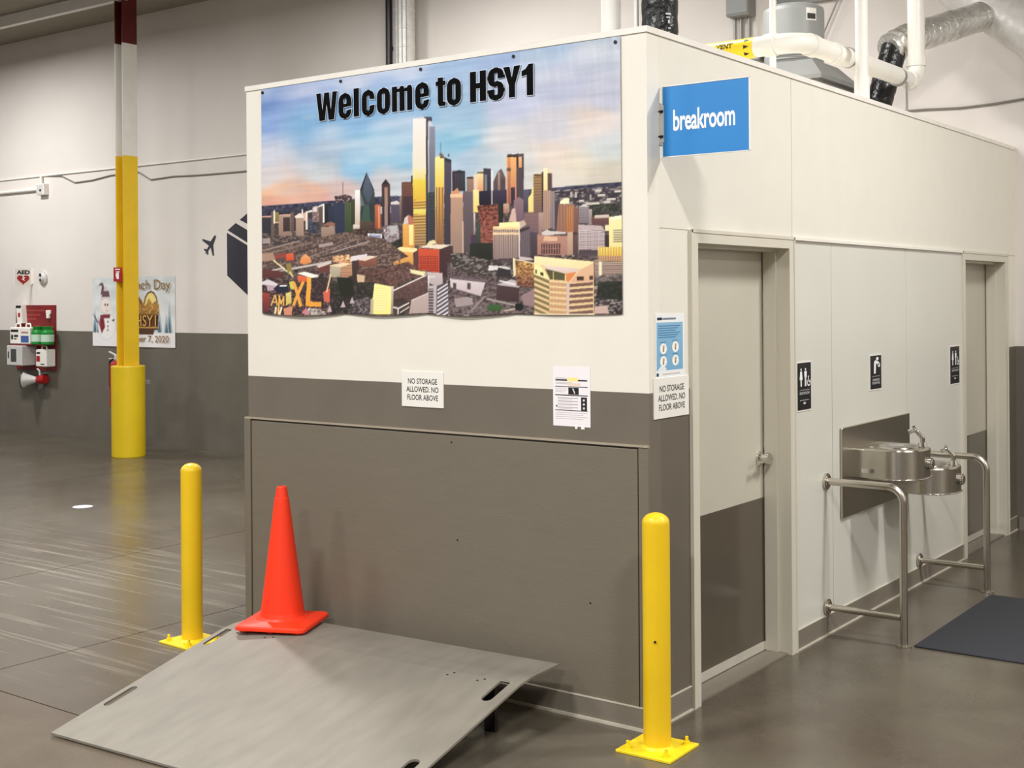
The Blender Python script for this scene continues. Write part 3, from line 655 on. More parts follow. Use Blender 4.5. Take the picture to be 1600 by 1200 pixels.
('',0,None,(240,226,190),(240,226,190),[1827,15,2156,16,2156,-4,1827,-5]),
('h',9,(110,88,80),(206,184,164),(176,152,138),[2159,253,2302,244,2301,182,2158,184]),
('',0,None,(244,230,200),(244,230,200),[2180,247,2196,246,2195,184,2180,184]),
('n',9,(70,62,60),(132,120,116),(104,94,90),[2158,184,2301,188,2301,148,2164,139]),
('n',12,(34,38,30),(50,52,42),(44,46,38),[2178,156,2301,159,2300,69,2164,76]),
('n',8,(180,168,164),(64,54,56),(52,46,44),[2157,81,2300,75,2300,16,2156,16]),
('',0,None,(206,176,166),(206,176,166),[2157,47,2224,53,2230,16,2156,16]),
('n',9,(150,110,100),(62,48,50),(56,44,46),[5,199,51,212,151,190,249,202,487,192,532,14,8,13]),
('',0,None,(226,216,220),(226,216,220),[5,185,56,198,131,173,120,162,5,171]),
('',0,None,(190,166,178),(190,166,178),[40,170,111,163,130,142,50,135]),
('',0,None,(38,40,56),(38,40,56),[95,149,150,172,209,161,214,127,130,121]),
('',0,None,(220,222,228),(220,222,228),[145,159,200,158,200,165,145,166]),
('',0,None,(164,72,60),(110,48,50),[9,129,70,121,59,24,18,24]),
('',0,None,(206,204,100),(206,204,100),[219,182,254,188,258,140,229,147]),
('',0,None,(236,220,140),(214,186,90),[194,120,234,130,243,72,199,58]),
('h',8,(236,200,170),(206,110,80),(196,96,70),[179,44,252,58,247,14,188,13]),
('',0,None,(232,116,76),(220,96,58),[283,219,379,203,379,173,326,187,288,181]),
('',0,None,(252,246,236),(252,246,236),[278,227,336,235,441,213,431,204,384,202]),
('n',7,(96,78,76),(58,46,46),(52,40,40),[389,200,497,205,505,78,392,78]),
('',0,None,(216,104,84),(216,104,84),[473,125,524,144,523,71,482,78]),
('',0,None,(240,206,160),(240,206,160),[505,124,534,217,525,219,496,125]),
('',0,None,(246,226,180),(246,226,180),[91,299,227,220,233,226,98,304]),
('',0,None,(150,130,70),(150,130,70),[191,279,230,285,249,216,210,223]),
('',0,None,(240,220,170),(240,220,170),[216,235,245,207,253,211,224,239]),
('',0,None,(240,170,72),(240,170,72),[268,55,337,181,316,187,247,61]),
('',0,None,(240,170,72),(240,170,72),[243,179,305,52,326,57,264,184]),
('',0,None,(242,176,76),(238,162,62),[353,207,384,203,382,78,465,73,465,51,349,56]),
('',0,None,(240,186,104),(240,186,104),[84,54,115,113,105,115,75,56]),
('',0,None,(240,186,104),(240,186,104),[105,113,124,58,134,59,115,115]),
('',0,None,(240,186,104),(240,186,104),[90,73,124,73,125,79,90,79]),
('',0,None,(242,190,96),(242,190,96),[145,17,151,110,139,110,133,17]),
('',0,None,(242,190,96),(242,190,96),[135,109,154,64,164,66,145,111]),
('',0,None,(242,190,96),(242,190,96),[164,64,184,105,175,108,154,66]),
('',0,None,(236,170,80),(236,170,80),[174,107,173,58,184,58,185,107]),
('',0,None,(240,226,186),(240,226,186),[121,16,127,51,112,52,106,17]),
('',0,None,(244,232,196),(244,232,196),[156,12,171,50,157,53,142,15]),
('',0,None,(196,176,178),(196,176,178),[599,47,616,80,633,47]),
('',0,None,(196,176,178),(196,176,178),[507,27,523,61,541,27]),
('',0,None,(196,176,178),(196,176,178),[663,67,679,100,697,67]),
('n',8,(90,80,78),(206,190,180),(180,164,160),[373,48,439,44,504,24,495,14,344,14]),
('',0,None,(206,130,140),(206,130,140),[325,24,354,51,377,14]),
]
SKY = [(16,1199,120,150,205),(14,1023,140,170,220),(18,865,200,205,222),(56,759,214,206,205),(106,668,236,186,150),(104,614,226,170,150),(309,1237,150,170,215),(354,994,130,175,215),(448,853,170,190,212),(447,752,200,205,210),(398,652,228,182,160),(445,590,220,170,160),(727,1253,170,188,222),(725,1029,120,170,214),(812,857,140,190,222),(722,760,150,194,224),(898,658,205,200,204),(631,639,210,185,180),(1074,1252,172,192,224),(1072,1030,140,180,215),(1028,809,140,192,222),(1005,651,196,205,212),(1320,1239,160,186,218),(1398,998,160,190,216),(1396,845,140,190,216),(1473,732,176,196,216),(1632,1248,158,180,215),(1704,999,190,196,220),(1665,824,214,212,214),(1889,1232,164,186,212),(1994,1059,180,186,210),(1921,861,206,204,212),(1920,744,226,210,198),(1775,711,210,210,206),(2234,1204,182,192,206),(2232,977,188,190,208),(2164,869,224,208,196),(2230,749,200,206,206),(2060,676,222,212,194),(2229,636,206,198,182),(1551,725,188,204,212)]

def vnoise(h, w, cy, cx, seed):
    rs = np.random.RandomState(seed); gy = int(h / cy) + 2; gx = int(w / cx) + 2; g = rs.rand(gy, gx)
    yy = np.arange(h) / cy; xx = np.arange(w) / cx; iy = yy.astype(int); ix = xx.astype(int); fy = (yy - iy)[:, None]; fx = (xx - ix)[None, :]
    fy = fy * fy * (3 - 2 * fy); fx = fx * fx * (3 - 2 * fx)
    a = g[np.ix_(iy, ix)]; b = g[np.ix_(iy, ix + 1)]; c = g[np.ix_(iy + 1, ix)]; d = g[np.ix_(iy + 1, ix + 1)]
    return (a * (1 - fx) + b * fx) * (1 - fy) + (c * (1 - fx) + d * fx) * fy
class Print:
    def __init__(s, W, H, res):           # mm
        s.W, s.H, s.res = W, H, res; s.nx, s.ny = int(W / res), int(H / res)
        s.a = np.zeros((s.ny, s.nx, 3)) + 255.0; s.seed = 1
    def xy(s): return (np.arange(s.nx) + 0.5) * s.res, (np.arange(s.ny) + 0.5) * s.res
    def poly(s, q, c1, c2=None, pat='', per=0, pc=None):
        q = np.array(q, float).reshape(-1, 2); c2 = c2 or c1
        x0 = max(0, int(q[:, 0].min() / s.res)); x1 = min(s.nx, int(q[:, 0].max() / s.res) + 2)
        y0 = max(0, int(q[:, 1].min() / s.res)); y1 = min(s.ny, int(q[:, 1].max() / s.res) + 2)
        if x1 <= x0 or y1 <= y0: return
        X = ((np.arange(x0, x1) + 0.5) * s.res)[None, :]; Y = ((np.arange(y0, y1) + 0.5) * s.res)[:, None]
        ins = np.zeros((y1 - y0, x1 - x0), bool)
        for i in range(len(q)):
            (ax, ay), (bx, by) = q[i], q[(i + 1) % len(q)]
            if ay == by: continue
            ins ^= ((ay > Y) != (by > Y)) & (X < (bx - ax) * (Y - ay) / (by - ay) + ax)
        t = np.clip((q[:, 1].max() - Y) / (np.ptp(q[:, 1]) + 1e-6), 0, 1)[..., None] + 0 * X[..., None]
        c = np.array(c1, float) * (1 - t) + np.array(c2, float) * t
        if pat:
            pc = np.array(pc, float); s.seed += 1
            if pat == 'v': k = ((X % per) < per * 0.5) * 0.85 + 0 * Y
            elif pat == 'h': k = ((Y % per) < per * 0.5) * 0.85 + 0 * X
            elif pat == 'g': k = (((X % per) > per * 0.4) & ((Y % per) > per * 0.4)) * 0.9
            else:
                n1 = vnoise(y1 - y0, x1 - x0, max(1.0, per * 0.6 / s.res), per * 1.3 / s.res, s.seed)
                k = np.clip((n1 - 0.52) * 5, 0, 1) * 0.8
                n2 = vnoise(y1 - y0, x1 - x0, per / s.res, per / s.res, s.seed + 999)
                c = c * (0.80 + 0.40 * n2[..., None])
            k = k[..., None]; c = c * (1 - k) + pc * k
        sub = s.a[y0:y1, x0:x1]; sub[ins] = np.clip(c, 0, 255)[ins]
    def grid(s, name, fmap, mat, parent, step=2, k=1.0):
        nx, ny = s.nx // step, s.ny // step
        a = s.a[:ny * step, :nx * step].reshape(ny, step, nx, step, 3).mean((1, 3)) / 255.0
        L = np.where(a <= 0.04045, a / 12.92, ((a + 0.055) / 1.055) ** 2.4) * k
        u = np.linspace(0, 1, nx); v = np.linspace(0, 1, ny); U, V = np.meshgrid(u, v)
        P = fmap(U, V); org = ORIG[parent.name]
        co = np.stack([P[0] - org.x, P[1] - org.y, P[2] - org.z], -1).reshape(-1, 3).astype(np.float32)
        I = np.arange(nx * ny).reshape(ny, nx)
        F = np.stack([I[:-1, :-1], I[:-1, 1:], I[1:, 1:], I[1:, :-1]], -1).reshape(-1, 4)
        me = bpy.data.meshes.new(name); nf = len(F)
        me.vertices.add(nx * ny); me.vertices.foreach_set('co', co.ravel())
        me.loops.add(nf * 4); me.loops.foreach_set('vertex_index', F.ravel().astype(np.int32))
        me.polygons.add(nf); me.polygons.foreach_set('loop_start', np.arange(0, nf * 4, 4, dtype=np.int32))
        me.polygons.foreach_set('loop_total', np.full(nf, 4, dtype=np.int32))
        me.update(calc_edges=True)
        me.polygons.foreach_set('use_smooth', np.ones(nf, bool))
        at = me.color_attributes.new('print', 'FLOAT_COLOR', 'POINT')
        at.data.foreach_set('color', np.concatenate([L.reshape(-1, 3), np.ones((nx * ny, 1))], 1).astype(np.float32).ravel())
        me.materials.append(mat)
        o = bpy.data.objects.new(name, me); COL.objects.link(o); o.parent = parent; ORIG[o.name] = org
        return o
def print_mat(name, rough, bump=0.0):
    mt = bpy.data.materials.new(name); mt.use_nodes = True; nt = mt.node_tree; b = nt.nodes['Principled BSDF']
    a = nt.nodes.new('ShaderNodeAttribute'); a.attribute_name = 'print'; nt.links.new(a.outputs['Color'], b.inputs['Base Color'])
    b.inputs['Roughness'].default_value = rough
    if bump:
        tc = nt.nodes.new('ShaderNodeTexCoord'); mp = nt.nodes.new('ShaderNodeMapping'); mp.inputs['Scale'].default_value = (5, 1, 1.2)
        n = nt.nodes.new('ShaderNodeTexNoise'); n.inputs['Scale'].default_value = 2.2; n.inputs['Detail'].default_value = 2
        bp = nt.nodes.new('ShaderNodeBump'); bp.inputs['Strength'].default_value = bump; bp.inputs['Distance'].default_value = 0.03
        nt.links.new(tc.outputs['Object'], mp.inputs[0]); nt.links.new(mp.outputs[0], n.inputs['Vector'])
        nt.links.new(n.outputs[0], bp.inputs['Height']); nt.links.new(bp.outputs[0], b.inputs['Normal'])
    return mt
m_vinyl = print_mat('printed_vinyl', 0.3, 0.35)
m_print = print_mat('printed_paper', 0.6)

# ================================================================== SETTING
fl = struct('floor', box(-30, 12, -14, 5.9, -0.2, -0.012), m_joint)
xs = [-30, -12.8, -8.96, -5.12, -3.2, 12]; ys = [-14, -1.31, 5.8]
for i in range(len(xs) - 1):
    for j in range(len(ys) - 1):
        g = 0.004
        obj('slab', box(xs[i] + g, xs[i + 1] - g, ys[j] + g, ys[j + 1] - g, -0.012, 0.0), m_floor, fl)
struct('ceiling', box(-30, 12, -14, 5.9, 5.64, 5.8), m_ceil)
wb = struct('wall_back', box(-30, 12, 5.8, 6.0, -0.012, 5.64), m_back)
# shallow tilt-up joint grooves read as thin ledges on the block wall
struct('baseboard_back', box(0.02, 12, 5.785, 5.8, 0.0, 0.10), m_base, loc=(0.02, 5.8, 0))
struct('wall_reflector', box(9.5, 9.7, -14, 5.8, 0, 5.64), m_back)  # unseen wall, added so the stainless steel has something bright to reflect
struct('trim_4', box(-30, 12, 4.72, 4.80, 5.50, 5.64), m_wpipe)
# --- breakroom box
HB = 3.05; WB = 2.548
wf = struct('wall_front', box(-WB, 0.0, 0.0, 0.10, 0.0, HB), m_front)
struct('wall_left', box(-WB, -WB + 0.1, 0.1, 5.8, 0.0, HB), m_front)
ws = sroot('wall_right', (0, 0, 0))
# panels: front strip, headers, washable panels between the doors, end strip
for (y0, y1, z0, z1, mt) in [(0.1, 0.372, 0, 2.185, m_side), (0.1, 1.502, 2.191, HB, m_side), (1.508, 5.80, 2.191, HB, m_side),
                             (1.500, 2.028, 0, 2.185, m_frp), (2.033, 3.248, 0, 2.185, m_frp), (3.253, 4.400, 0, 2.185, m_frp), (5.53, 5.80, 0, 2.185, m_side)]:
    obj('wall_panel', box(-0.1, 0.0, y0, y1, z0, z1), mt, ws)
obj('panel_backing', box(-0.1, -0.004, 1.502, 1.508, 0, HB).box(-0.1, -0.004, 0.1, 5.8, 2.185, 2.191).box(-0.1, -0.004, 2.028, 2.033, 0, 2.185).box(-0.1, -0.004, 3.248, 3.253, 0, 2.185), m_side, ws)
struct('ceiling_2', box(-WB + 0.1, -0.1, 0.1, 5.8, HB - 0.05, HB + 0.012), m_cap)
cap = MB().box(-WB - 0.005, 0.007, -0.007, 0.03, HB - 0.014, HB + 0.013).box(-0.03, 0.007, 0.03, 5.79, HB - 0.014, HB + 0.013)
struct('trim_1', cap, m_cap)
struct('trim_2', MB().box(-0.002, 0.016, 1.512, 4.385, 2.180, 2.196), m_cap)
# kick panel over the lower front
kp = sroot('trim_3', (0, 0, 0))
obj('kick_panel', box(-2.508, -0.052, -0.016, 0.0, 0.10, 1.222, bev=0.002), m_kick, kp)
obj('edge_strip', box(-2.562, -2.514, -0.020, 0.0, 0.0, 1.232), m_kick, kp)
obj('edge_strip', box(-0.046, 0.001, -0.016, 0.0, 0.10, 1.232), m_kick, kp)
obj('top_strip', box(-2.562, 0.001, -0.020, 0.0, 1.232, 1.240), m_kickedge, kp, label='dusty pale top edge')
for (x, z) in [(-1.092, 1.19), (-1.06, 0.72), (-0.30, 0.52)]:
    obj('screw', MB().tube([(x, -0.0165, z), (x, -0.018, z)], 0.004, 10), m_screw, kp)
bf = sroot('baseboard_front', (0, 0, 0))
obj('cove_strip', box(-2.51, 0.022, -0.022, -0.016, 0.0, 0.10), m_base, bf)
obj('top_bead', box(-2.51, 0.022, -0.0235, -0.016, 0.097, 0.102), m_toe, bf)
obj('toe_bead', box(-2.51, 0.024, -0.034, -0.022, 0.0, 0.012), m_toe, bf)
br = sroot('baseboard_right', (0, 0, 0))
for (y0, y1) in [(-0.016, 0.360), (1.512, 4.388), (5.545, 5.785)]:
    obj('cove_strip', box(0.0, 0.006, y0, y1, 0.0, 0.108), m_base, br)
    obj('top_bead', box(0.0, 0.0075, y0, y1, 0.106, 0.111), m_toe, br)
    obj('toe_bead', box(0.006, 0.014, y0, y1, 0.0, 0.008), m_toe, br)
# --- doors
def door(idx, y0, y1):
    """outer frame y0..y1, recessed leaf"""
    r = sroot('door_%d' % idx, (0, y0, 0)); f = 0.066; zt = 2.192; P = 0.014; D = -0.185
    a, b = y0 + f, y1 - f
    fr = MB().box(-0.10, P, y0, a, 0, zt).box(-0.10, P, b, y1, 0, zt).box(-0.10, P, a, b, 2.133, zt)
    fr.box(-0.19, -0.10, a - 0.05, a, 0, 2.18).box(-0.19, -0.10, b, b + 0.05, 0, 2.18).box(-0.19, -0.10, a, b, 2.133, 2.18)
    obj('frame', fr, m_frame, r)
    st = MB().box(-0.130, -0.060, b - 0.016, b, 0, 2.133).box(-0.130, -0.060, a, a + 0.016, 0, 2.133).box(-0.130, -0.060, a + 0.016, b - 0.016, 2.117, 2.133)
    obj('door_stop', st, m_frame, r)
    obj('bead', MB().box(P, P + 0.004, y1 - 0.012, y1 + 0.002, 0, zt).box(P, P + 0.004, y0 - 0.002, y0 + 0.012, 0, zt).box(P, P + 0.004, y0, y1, zt - 0.012, zt + 0.004), m_frame, r)
    lf = obj('leaf', box(-0.185, -0.140, a + 0.004, b - 0.010, 0.012, 2.125, bev=0.002), m_leaf, r)
    obj('kick_plate', box(-0.140, -0.1375, a + 0.006, b - 0.012, 0.058, 0.818), m_leafdark, lf, label='dark grey lower panel')
    obj('sweep', box(-0.140, -0.130, a + 0.006, b - 0.012, 0.014, 0.056), m_sweep, lf)
    obj('threshold', box(-0.19, -0.012, a, b, 0.0, 0.009), m_base, r)
    yk, zk = (b - 0.062 if idx == 1 else a + 0.14), 1.032
    h = obj('door_handle', MB().tube([(-0.140, yk, zk), (-0.128, yk, zk)], 0.036, 24).tube([(-0.128, yk, zk), (-0.095, yk, zk)], 0.021, 20).tube([(-0.095, yk, zk), (-0.078, yk, zk)], 0.030, 20), m_chrome, lf)
    obj('lever', MB().tube([(-0.100, yk, zk), (-0.085, yk - 0.004, zk), (-0.080, yk - 0.022, zk - 0.002), (-0.082, yk - 0.13, zk - 0.012)], 0.010, 12), m_chrome, lf)
    if idx == 1: obj('strike_plate', box(-0.139, -0.10, b - 0.003, b + 0.001, 0.98, 1.08), m_chrome, r)
    # unseen dark board added behind the gap so that no light leaks
    obj('backing', box(-0.24, -0.19, y0 - 0.05, y1 + 0.05, 0, 2.25), m_leafdark, r)
    return r
door(1, 0.366, 1.506)
door(2, 4.392, 5.540)
struct('wall_inner', box(-0.30, -0.25, 0.1, 5.8, 0, HB), m_frp)

# ================================================================== BANNER
bx0, bx1, bz0, bz1 = -2.423, -0.128, 1.810, 3.033
bn = thing('skyline_banner', ((bx0 + bx1) / 2, 0, bz0), 'glossy vinyl welcome banner with city skyline on white front wall', 'banner')
pr = Print(2304, 1240, 2.0)
X, Y = pr.xy(); XX, YY = np.meshgrid(X, Y)
num = np.zeros(XX.shape + (3,)); den = np.zeros(XX.shape)
for (x, y, r_, g_, b_) in SKY:
    wt = 1.0 / (((XX - x) ** 2 + ((YY - y) * 1.6) ** 2) / 1e4 + 0.25) ** 2.2
    num += wt[..., None] * np.array((r_, g_, b_), float); den += wt
pr.a = num / den[..., None]
st = vnoise(pr.ny, pr.nx, 11, 130, 3) * 0.6 + vnoise(pr.ny, pr.nx, 5, 60, 4) * 0.4
pr.a = np.clip(pr.a + ((st - 0.5) * 26)[..., None] * np.array([1.0, 0.9, 0.8]), 0, 255)
cl = np.clip((vnoise(pr.ny, pr.nx, 60, 260, 21) * 0.6 + vnoise(pr.ny, pr.nx, 22, 90, 22) * 0.4 - 0.50) * 3.2, 0, 1)[..., None] * 0.45
pr.a = pr.a * (1 - cl) + np.array([228, 226, 232.]) * cl
# ground under the skyline: dark town with random roofs
pr.poly([0, 0, 2304, 0, 2304, 545, 0, 500], (74, 64, 64), (70, 58, 56), 'n', 12, (128, 110, 102))
rs = random.Random(5)
for _ in range(1500):
    y = rs.uniform(10, 470); x = rs.uniform(0, 2300); sz = 8 + 26 * (1 - y / 520.0) * rs.random(); hh = sz * rs.uniform(0.25, 0.6)
    c = rs.choice([(58, 48, 48), (90, 72, 66), (124, 104, 96), (150, 132, 122), (46, 42, 42), (40, 44, 38), (170, 152, 140), (112, 80, 68), (66, 56, 60)])
    k = rs.uniform(-0.3, 0.3) * sz
    pr.poly([x, y, x + sz, y + k * 0.4, x + sz * 1.15, y + hh, x + sz * 0.1, y + hh], c)
for (pat, per, pc, c1, c2, q) in ART: pr.poly(q, c1, c2, pat, per, pc)
pr.a = pr.a[5:, 3:]; pr.ny, pr.nx = pr.a.shape[:2]
nodes = np.array([-2.424, -1.806, -1.252, -0.713, -0.126])
def banner_map(U, V):
    x = bx0 + (bx1 - bx0) * U
    k = np.clip(np.searchsorted(nodes, x, side='right') - 1, 0, 3)
    s = (x - nodes[k]) / (nodes[k + 1] - nodes[k])
    arc = np.sin(np.clip(s, 0, 1) * PI) * np.array([1.0, 0.8, 0.9, 0.25])[k]
    lowfade = np.clip(1 - V / 0.22, 0, 1) ** 2
    y = -0.005 - 0.015 * arc * lowfade - 0.0012 * (np.sin(x * 23 + 2 * np.sin(V * 5)) + 1) * np.clip((1 - V) * 3, 0, 1) - 0.0010 * (np.sin(x * 9.3 + V * 3) + 1)
    z = bz0 + (bz1 - bz0) * V - 0.011 * arc * np.clip(1 - V / 0.06, 0, 1)
    return x, y, z
pr.grid('print', banner_map, m_vinyl, bn)
def rr(x0, x1, y0, y1, r, n=6, m_=6):
    """rounded rectangle as a point loop with points along the straight sides too"""
    p = []; cs = [(x1 - r, y1 - r, 0), (x0 + r, y1 - r, PI / 2), (x0 + r, y0 + r, PI), (x1 - r, y0 + r, 1.5 * PI)]
    for q, (cx_, cy_, a0) in enumerate(cs):
        arc = [(cx_ + r * math.cos(a0 + k * PI / 2 / n), cy_ + r * math.sin(a0 + k * PI / 2 / n)) for k in range(n + 1)]
        p += arc; nx_ = cs[(q + 1) % 4]; e_ = (nx_[0] + r * math.cos(nx_[2]), nx_[1] + r * math.sin(nx_[2])); l_ = arc[-1]
        p += [(l_[0] + (e_[0] - l_[0]) * k / m_, l_[1] + (e_[1] - l_[1]) * k / m_) for k in range(1, m_)]
    return p
def ring(x0, x1, y0, y1, st, sh, skip=None):
    a = rr(x0, x1, y0, y1, min((x1 - x0) * 0.42, (y1 - y0) * 0.42), m_=14); b = rr(x0 + st, x1 - st, y0 + sh, y1 - sh, (x1 - x0 - 2 * st) * 0.45, m_=14)
    out_ = []
    for k in range(len(a)):
        l = (k + 1) % len(a); q = [a[k], a[l], b[l], b[k]]; c_ = (sum(p[0] for p in q) / 4, sum(p[1] for p in q) / 4)
        if skip and skip(*c_): continue
        out_.append(q)
    return out_
def rc(x0, x1, y0, y1): return [(x0, y0), (x1, y0), (x1, y1), (x0, y1)]
def glyph(ch, x0, x1, H=0.145, XH=0.126, s_=0.0345, t_=0.021):
    w_ = x1 - x0; mid = (x0 + x1) / 2; S = lambda pts: [[(x0 + u * w_, v * H) for u, v in pts]]
    if ch == 'W': return S([(0, 1), (.22, 1), (.30, .36), (.385, 1), (.615, 1), (.70, .36), (.78, 1), (1, 1), (.85, 0), (.59, 0), (.5, .58), (.41, 0), (.15, 0)])
    if ch == 'Y': return S([(0, 1), (.37, 1), (.5, .64), (.63, 1), (1, 1), (.68, .40), (.68, 0), (.32, 0), (.32, .40)])
    if ch == '1': return S([(1, 1), (.62, 1), (.35, .86), (0, .80), (0, .63), (.44, .66), (.44, 0), (1, 0)])
    if ch == 'l': return [rc(x0, x1, 0, H)]
    if ch == 'H': return [rc(x0, x0 + s_ + .003, 0, H), rc(x1 - s_ - .003, x1, 0, H), rc(x0 + s_ + .003, x1 - s_ - .003, H * .43, H * .61)]
    if ch == 'o': return ring(x0, x1, -.002, XH, s_, t_)
    if ch == 'c': return ring(x0, x1, -.002, XH, s_, t_, lambda x, y: x > mid and .049 < y < .078)
    if ch == 'e': return ring(x0, x1, -.002, XH, s_, t_, lambda x, y: x > mid and .042 < y < .056) + [rc(x0 + s_, x1 - s_ + .004, .056, .074)]
    if ch == 't': return [[(x0 + .013, .016), (x0 + .022, 0), (x1, 0), (x1, .02), (x0 + .047, .022), (x0 + .047, H * .96), (x0 + .013, H * .96)], rc(x0, x0 + .013, .100, .122), rc(x0 + .047, x1, .100, .122)]
    if ch == 'm':
        g = (w_ - 3 * s_) / 2; o_ = [rc(x0, x0 + s_, 0, XH)]
        for k in (1, 2):
            a_ = x0 + k * (s_ + g); o_ += [[(a_, 0), (a_ + s_, 0), (a_ + s_, XH - .018), (a_ + s_ * .8, XH - .003), (a_ + s_ * .45, XH), (a_ + s_ * .1, XH - .004), (a_, XH - .010)], rc(a_ - g, a_, XH - .030, XH - .012)]
        return o_
    if ch == 'S': return ring(x0, x1, .060, H + .002, s_, t_, lambda x, y: x > mid and y < .098) + ring(x0, x1, -.002, .084, s_, t_, lambda x, y: x < mid and y > .046)
WORDS = [('W', -1.994, -1.842), ('e', -1.832, -1.742), ('l', -1.725, -1.688), ('c', -1.668, -1.581), ('o', -1.564, -1.476), ('m', -1.463, -1.328), ('e', -1.309, -1.221), ('t', -1.178, -1.115), ('o', -1.107, -1.020), ('H', -0.965, -0.868), ('S', -0.857, -0.762), ('Y', -0.766, -0.666), ('1', -0.660, -0.594)]
for layer in (0, 1):
    mb = MB()
    for ch, xa, xb in WORDS:
        for q in glyph(ch, xa, xb):
            if layer: mb.poly([(x, -0.0135, 2.821 + y) for x, y in q])
            else:
                cx_ = sum(p[0] for p in q) / len(q); cy_ = sum(p[1] for p in q) / len(q)
                for k in range(len(q)):
                    (ax, ay), (bx_, by_) = q[k], q[(k + 1) % len(q)]; l_ = math.hypot(bx_ - ax, by_ - ay) or 1; ux_, uy_ = (bx_ - ax) / l_ * .0028, (by_ - ay) / l_ * .0028
                    mb.poly([(x, -0.0125 - 0.00001 * k, 2.821 + y) for x, y in [(ax - ux_ - uy_, ay - uy_ + ux_), (bx_ + ux_ - uy_, by_ + uy_ + ux_), (bx_ + ux_ + uy_, by_ + uy_ - ux_), (ax - ux_ + uy_, ay - uy_ - ux_)]])
    obj('lettering' if layer else 'lettering_outline', mb, M('banner_black', (12, 11, 12), 0.5, spec=0.04) if layer else M('outline_white', (222, 230, 244), 0.35), bn)
for (x, z) in [(-2.409, 3.015), (-1.821, 3.015), (-1.277, 3.016), (-0.709, 3.012), (-0.152, 3.009)]:
    obj('grommet', MB().lathe([(0.0, 0), (0.011, 0)], (0, 0, 0), 14), m_screw, bn) if False else obj('grommet', MB().tube([(x, -0.004, z), (x, -0.012, z)], 0.008, 14), m_screw, bn)

# ================================================================== SIGNS AND PAPERS
def no_storage(face, w, h, label):
    o = thing('wall_sign', face(w / 2, 0, 0), label, 'sign', None)
    obj('sign_board', MB().prism([(0, 0), (w, 0), (w, h), (0, h)], face, 0.0005, 0.005), m_white, o)
    fm = lambda u, v, d: face(u + w * 0.115, v + h * 0.19, d)
    obj('lettering', MB().text('NO STORAGE\nALLOWED. NO\nFLOOR ABOVE', fm, w=w * 0.77, h=h * 0.62, off=0.012, align='C', d=0.0056, line=1.05), m_ink2, o)
    return o
no_storage(FRONT(-1.419, 1.350), 0.269, 0.174, 'white NO STORAGE ALLOWED sign on the front wall under the banner')
no_storage(SIDE(0.034, 1.350), 0.316, 0.178, 'white NO STORAGE ALLOWED sign beside the first door, under the blue poster')
# information sheet
o = thing('notice_sheet', (-0.403, 0, 1.302), 'white printed notice with a yellow heading taped below the banner', 'paper')
pn = Print(202, 270, 1.0); R = lambda x, y, w_, h_, c, *k: pn.poly([x, y, x + w_, y, x + w_, y + h_, x, y + h_], c, *k)
pn.a[:] = (244, 238, 240)
R(14, 215, 60, 3, (170, 165, 170)); R(14, 205, 172, 7, (40, 36, 36)); R(78, 203, 58, 18, (246, 234, 150)); R(14, 190, 110, 3, (190, 184, 188)); R(14, 196, 90, 3, (200, 190, 190)); R(80, 184, 70, 12, (240, 214, 196))
R(12, 177, 176, 4, (80, 74, 72)); R(14, 168, 62, 2, (170, 164, 166)); R(14, 161, 62, 2, (170, 164, 166)); R(14, 154, 50, 2, (170, 164, 166)); R(84, 144, 56, 32, (24, 22, 26)); pn.poly([104, 172, 112, 172, 122, 150, 116, 148], (210, 206, 206))
R(12, 138, 176, 5, (64, 58, 58))
for k in range(4): R(26, 126 - k * 14, 110, 3, (150, 144, 146)); R(26, 121 - k * 14, 80, 2, (190, 184, 186))
pn.poly([16, 86, 24, 86, 24, 94, 16, 94], (40, 36, 36)); R(152, 74, 32, 60, (26, 24, 26))
for k in range(3): R(162, 80 + k * 18, 10, 9, (226, 222, 222))
R(12, 70, 176, 4, (64, 58, 58))
for k in range(4): R(14, 60 - k * 9, 150 if k % 2 else 172, 2.5, (172, 164, 168))
pn.grid('print', lambda U, V: (-0.504 + 0.202 * U, -0.0015 + 0 * U, 1.302 + 0.270 * V), m_print, o, step=1)
obj('sheet', MB().prism([(0, 0), (0.202, 0), (0.202, 0.270), (0, 0.270)], FRONT(-0.504, 1.302), 0.0003, 0.0010), m_paper, o)
obj('tape', box(-0.385, -0.372, -0.0022, -0.0002, 1.292, 1.308).box(-0.352, -0.334, -0.0022, -0.0002, 1.292, 1.306), m_paper, o)
# blue hygiene poster
o = thing('hygiene_poster', (0, 0.19, 1.528), 'pale blue hygiene poster with four white pictogram ovals beside the first door', 'poster')
obj('sheet', MB().prism([(0, 0), (0.262, 0), (0.262, 0.283), (0, 0.283)], SIDE(0.055, 1.528), 0.0003, 0.0020), m_paper, o)
pp = Print(262, 283, 1.0); pp.a[:] = (238, 240, 240)
R = lambda x, y, w_, h_, c, *k: pp.poly([x, y, x + w_, y, x + w_, y + h_, x, y + h_], c, *k)
E_ = lambda x, y, a, b, c: pp.poly([t for i in range(24) for t in (x + a * math.cos(i * PI / 12), y + b * math.sin(i * PI / 12))], c)
R(10, 32, 236, 212, (136, 184, 214), (120, 172, 208)); R(16, 254, 44, 12, (30, 40, 60)); R(64, 255, 120, 9, (120, 130, 140)); R(8, 8, 20, 14, (30, 50, 80)); R(60, 12, 160, 6, (200, 190, 180))
for k in range(6): R(24, 226 - k * 10, 200 - 22 * (k % 3), 4, (56, 112, 160))
for (x, y, f) in [(70, 128, 0), (178, 134, 1), (70, 72, 2), (178, 74, 3)]:
    E_(x, y, 30, 24, (246, 246, 240)); R(x - 6, y - 14, 12, 18, (150, 120, 80)); E_(x + 2, y + 8, 8, 7, (190, 150, 110)); R(x - 30, y + 27, 54, 3, (60, 110, 150))
pp.poly([20, 36, 60, 60, 96, 40, 90, 32, 20, 32], (232, 238, 240))
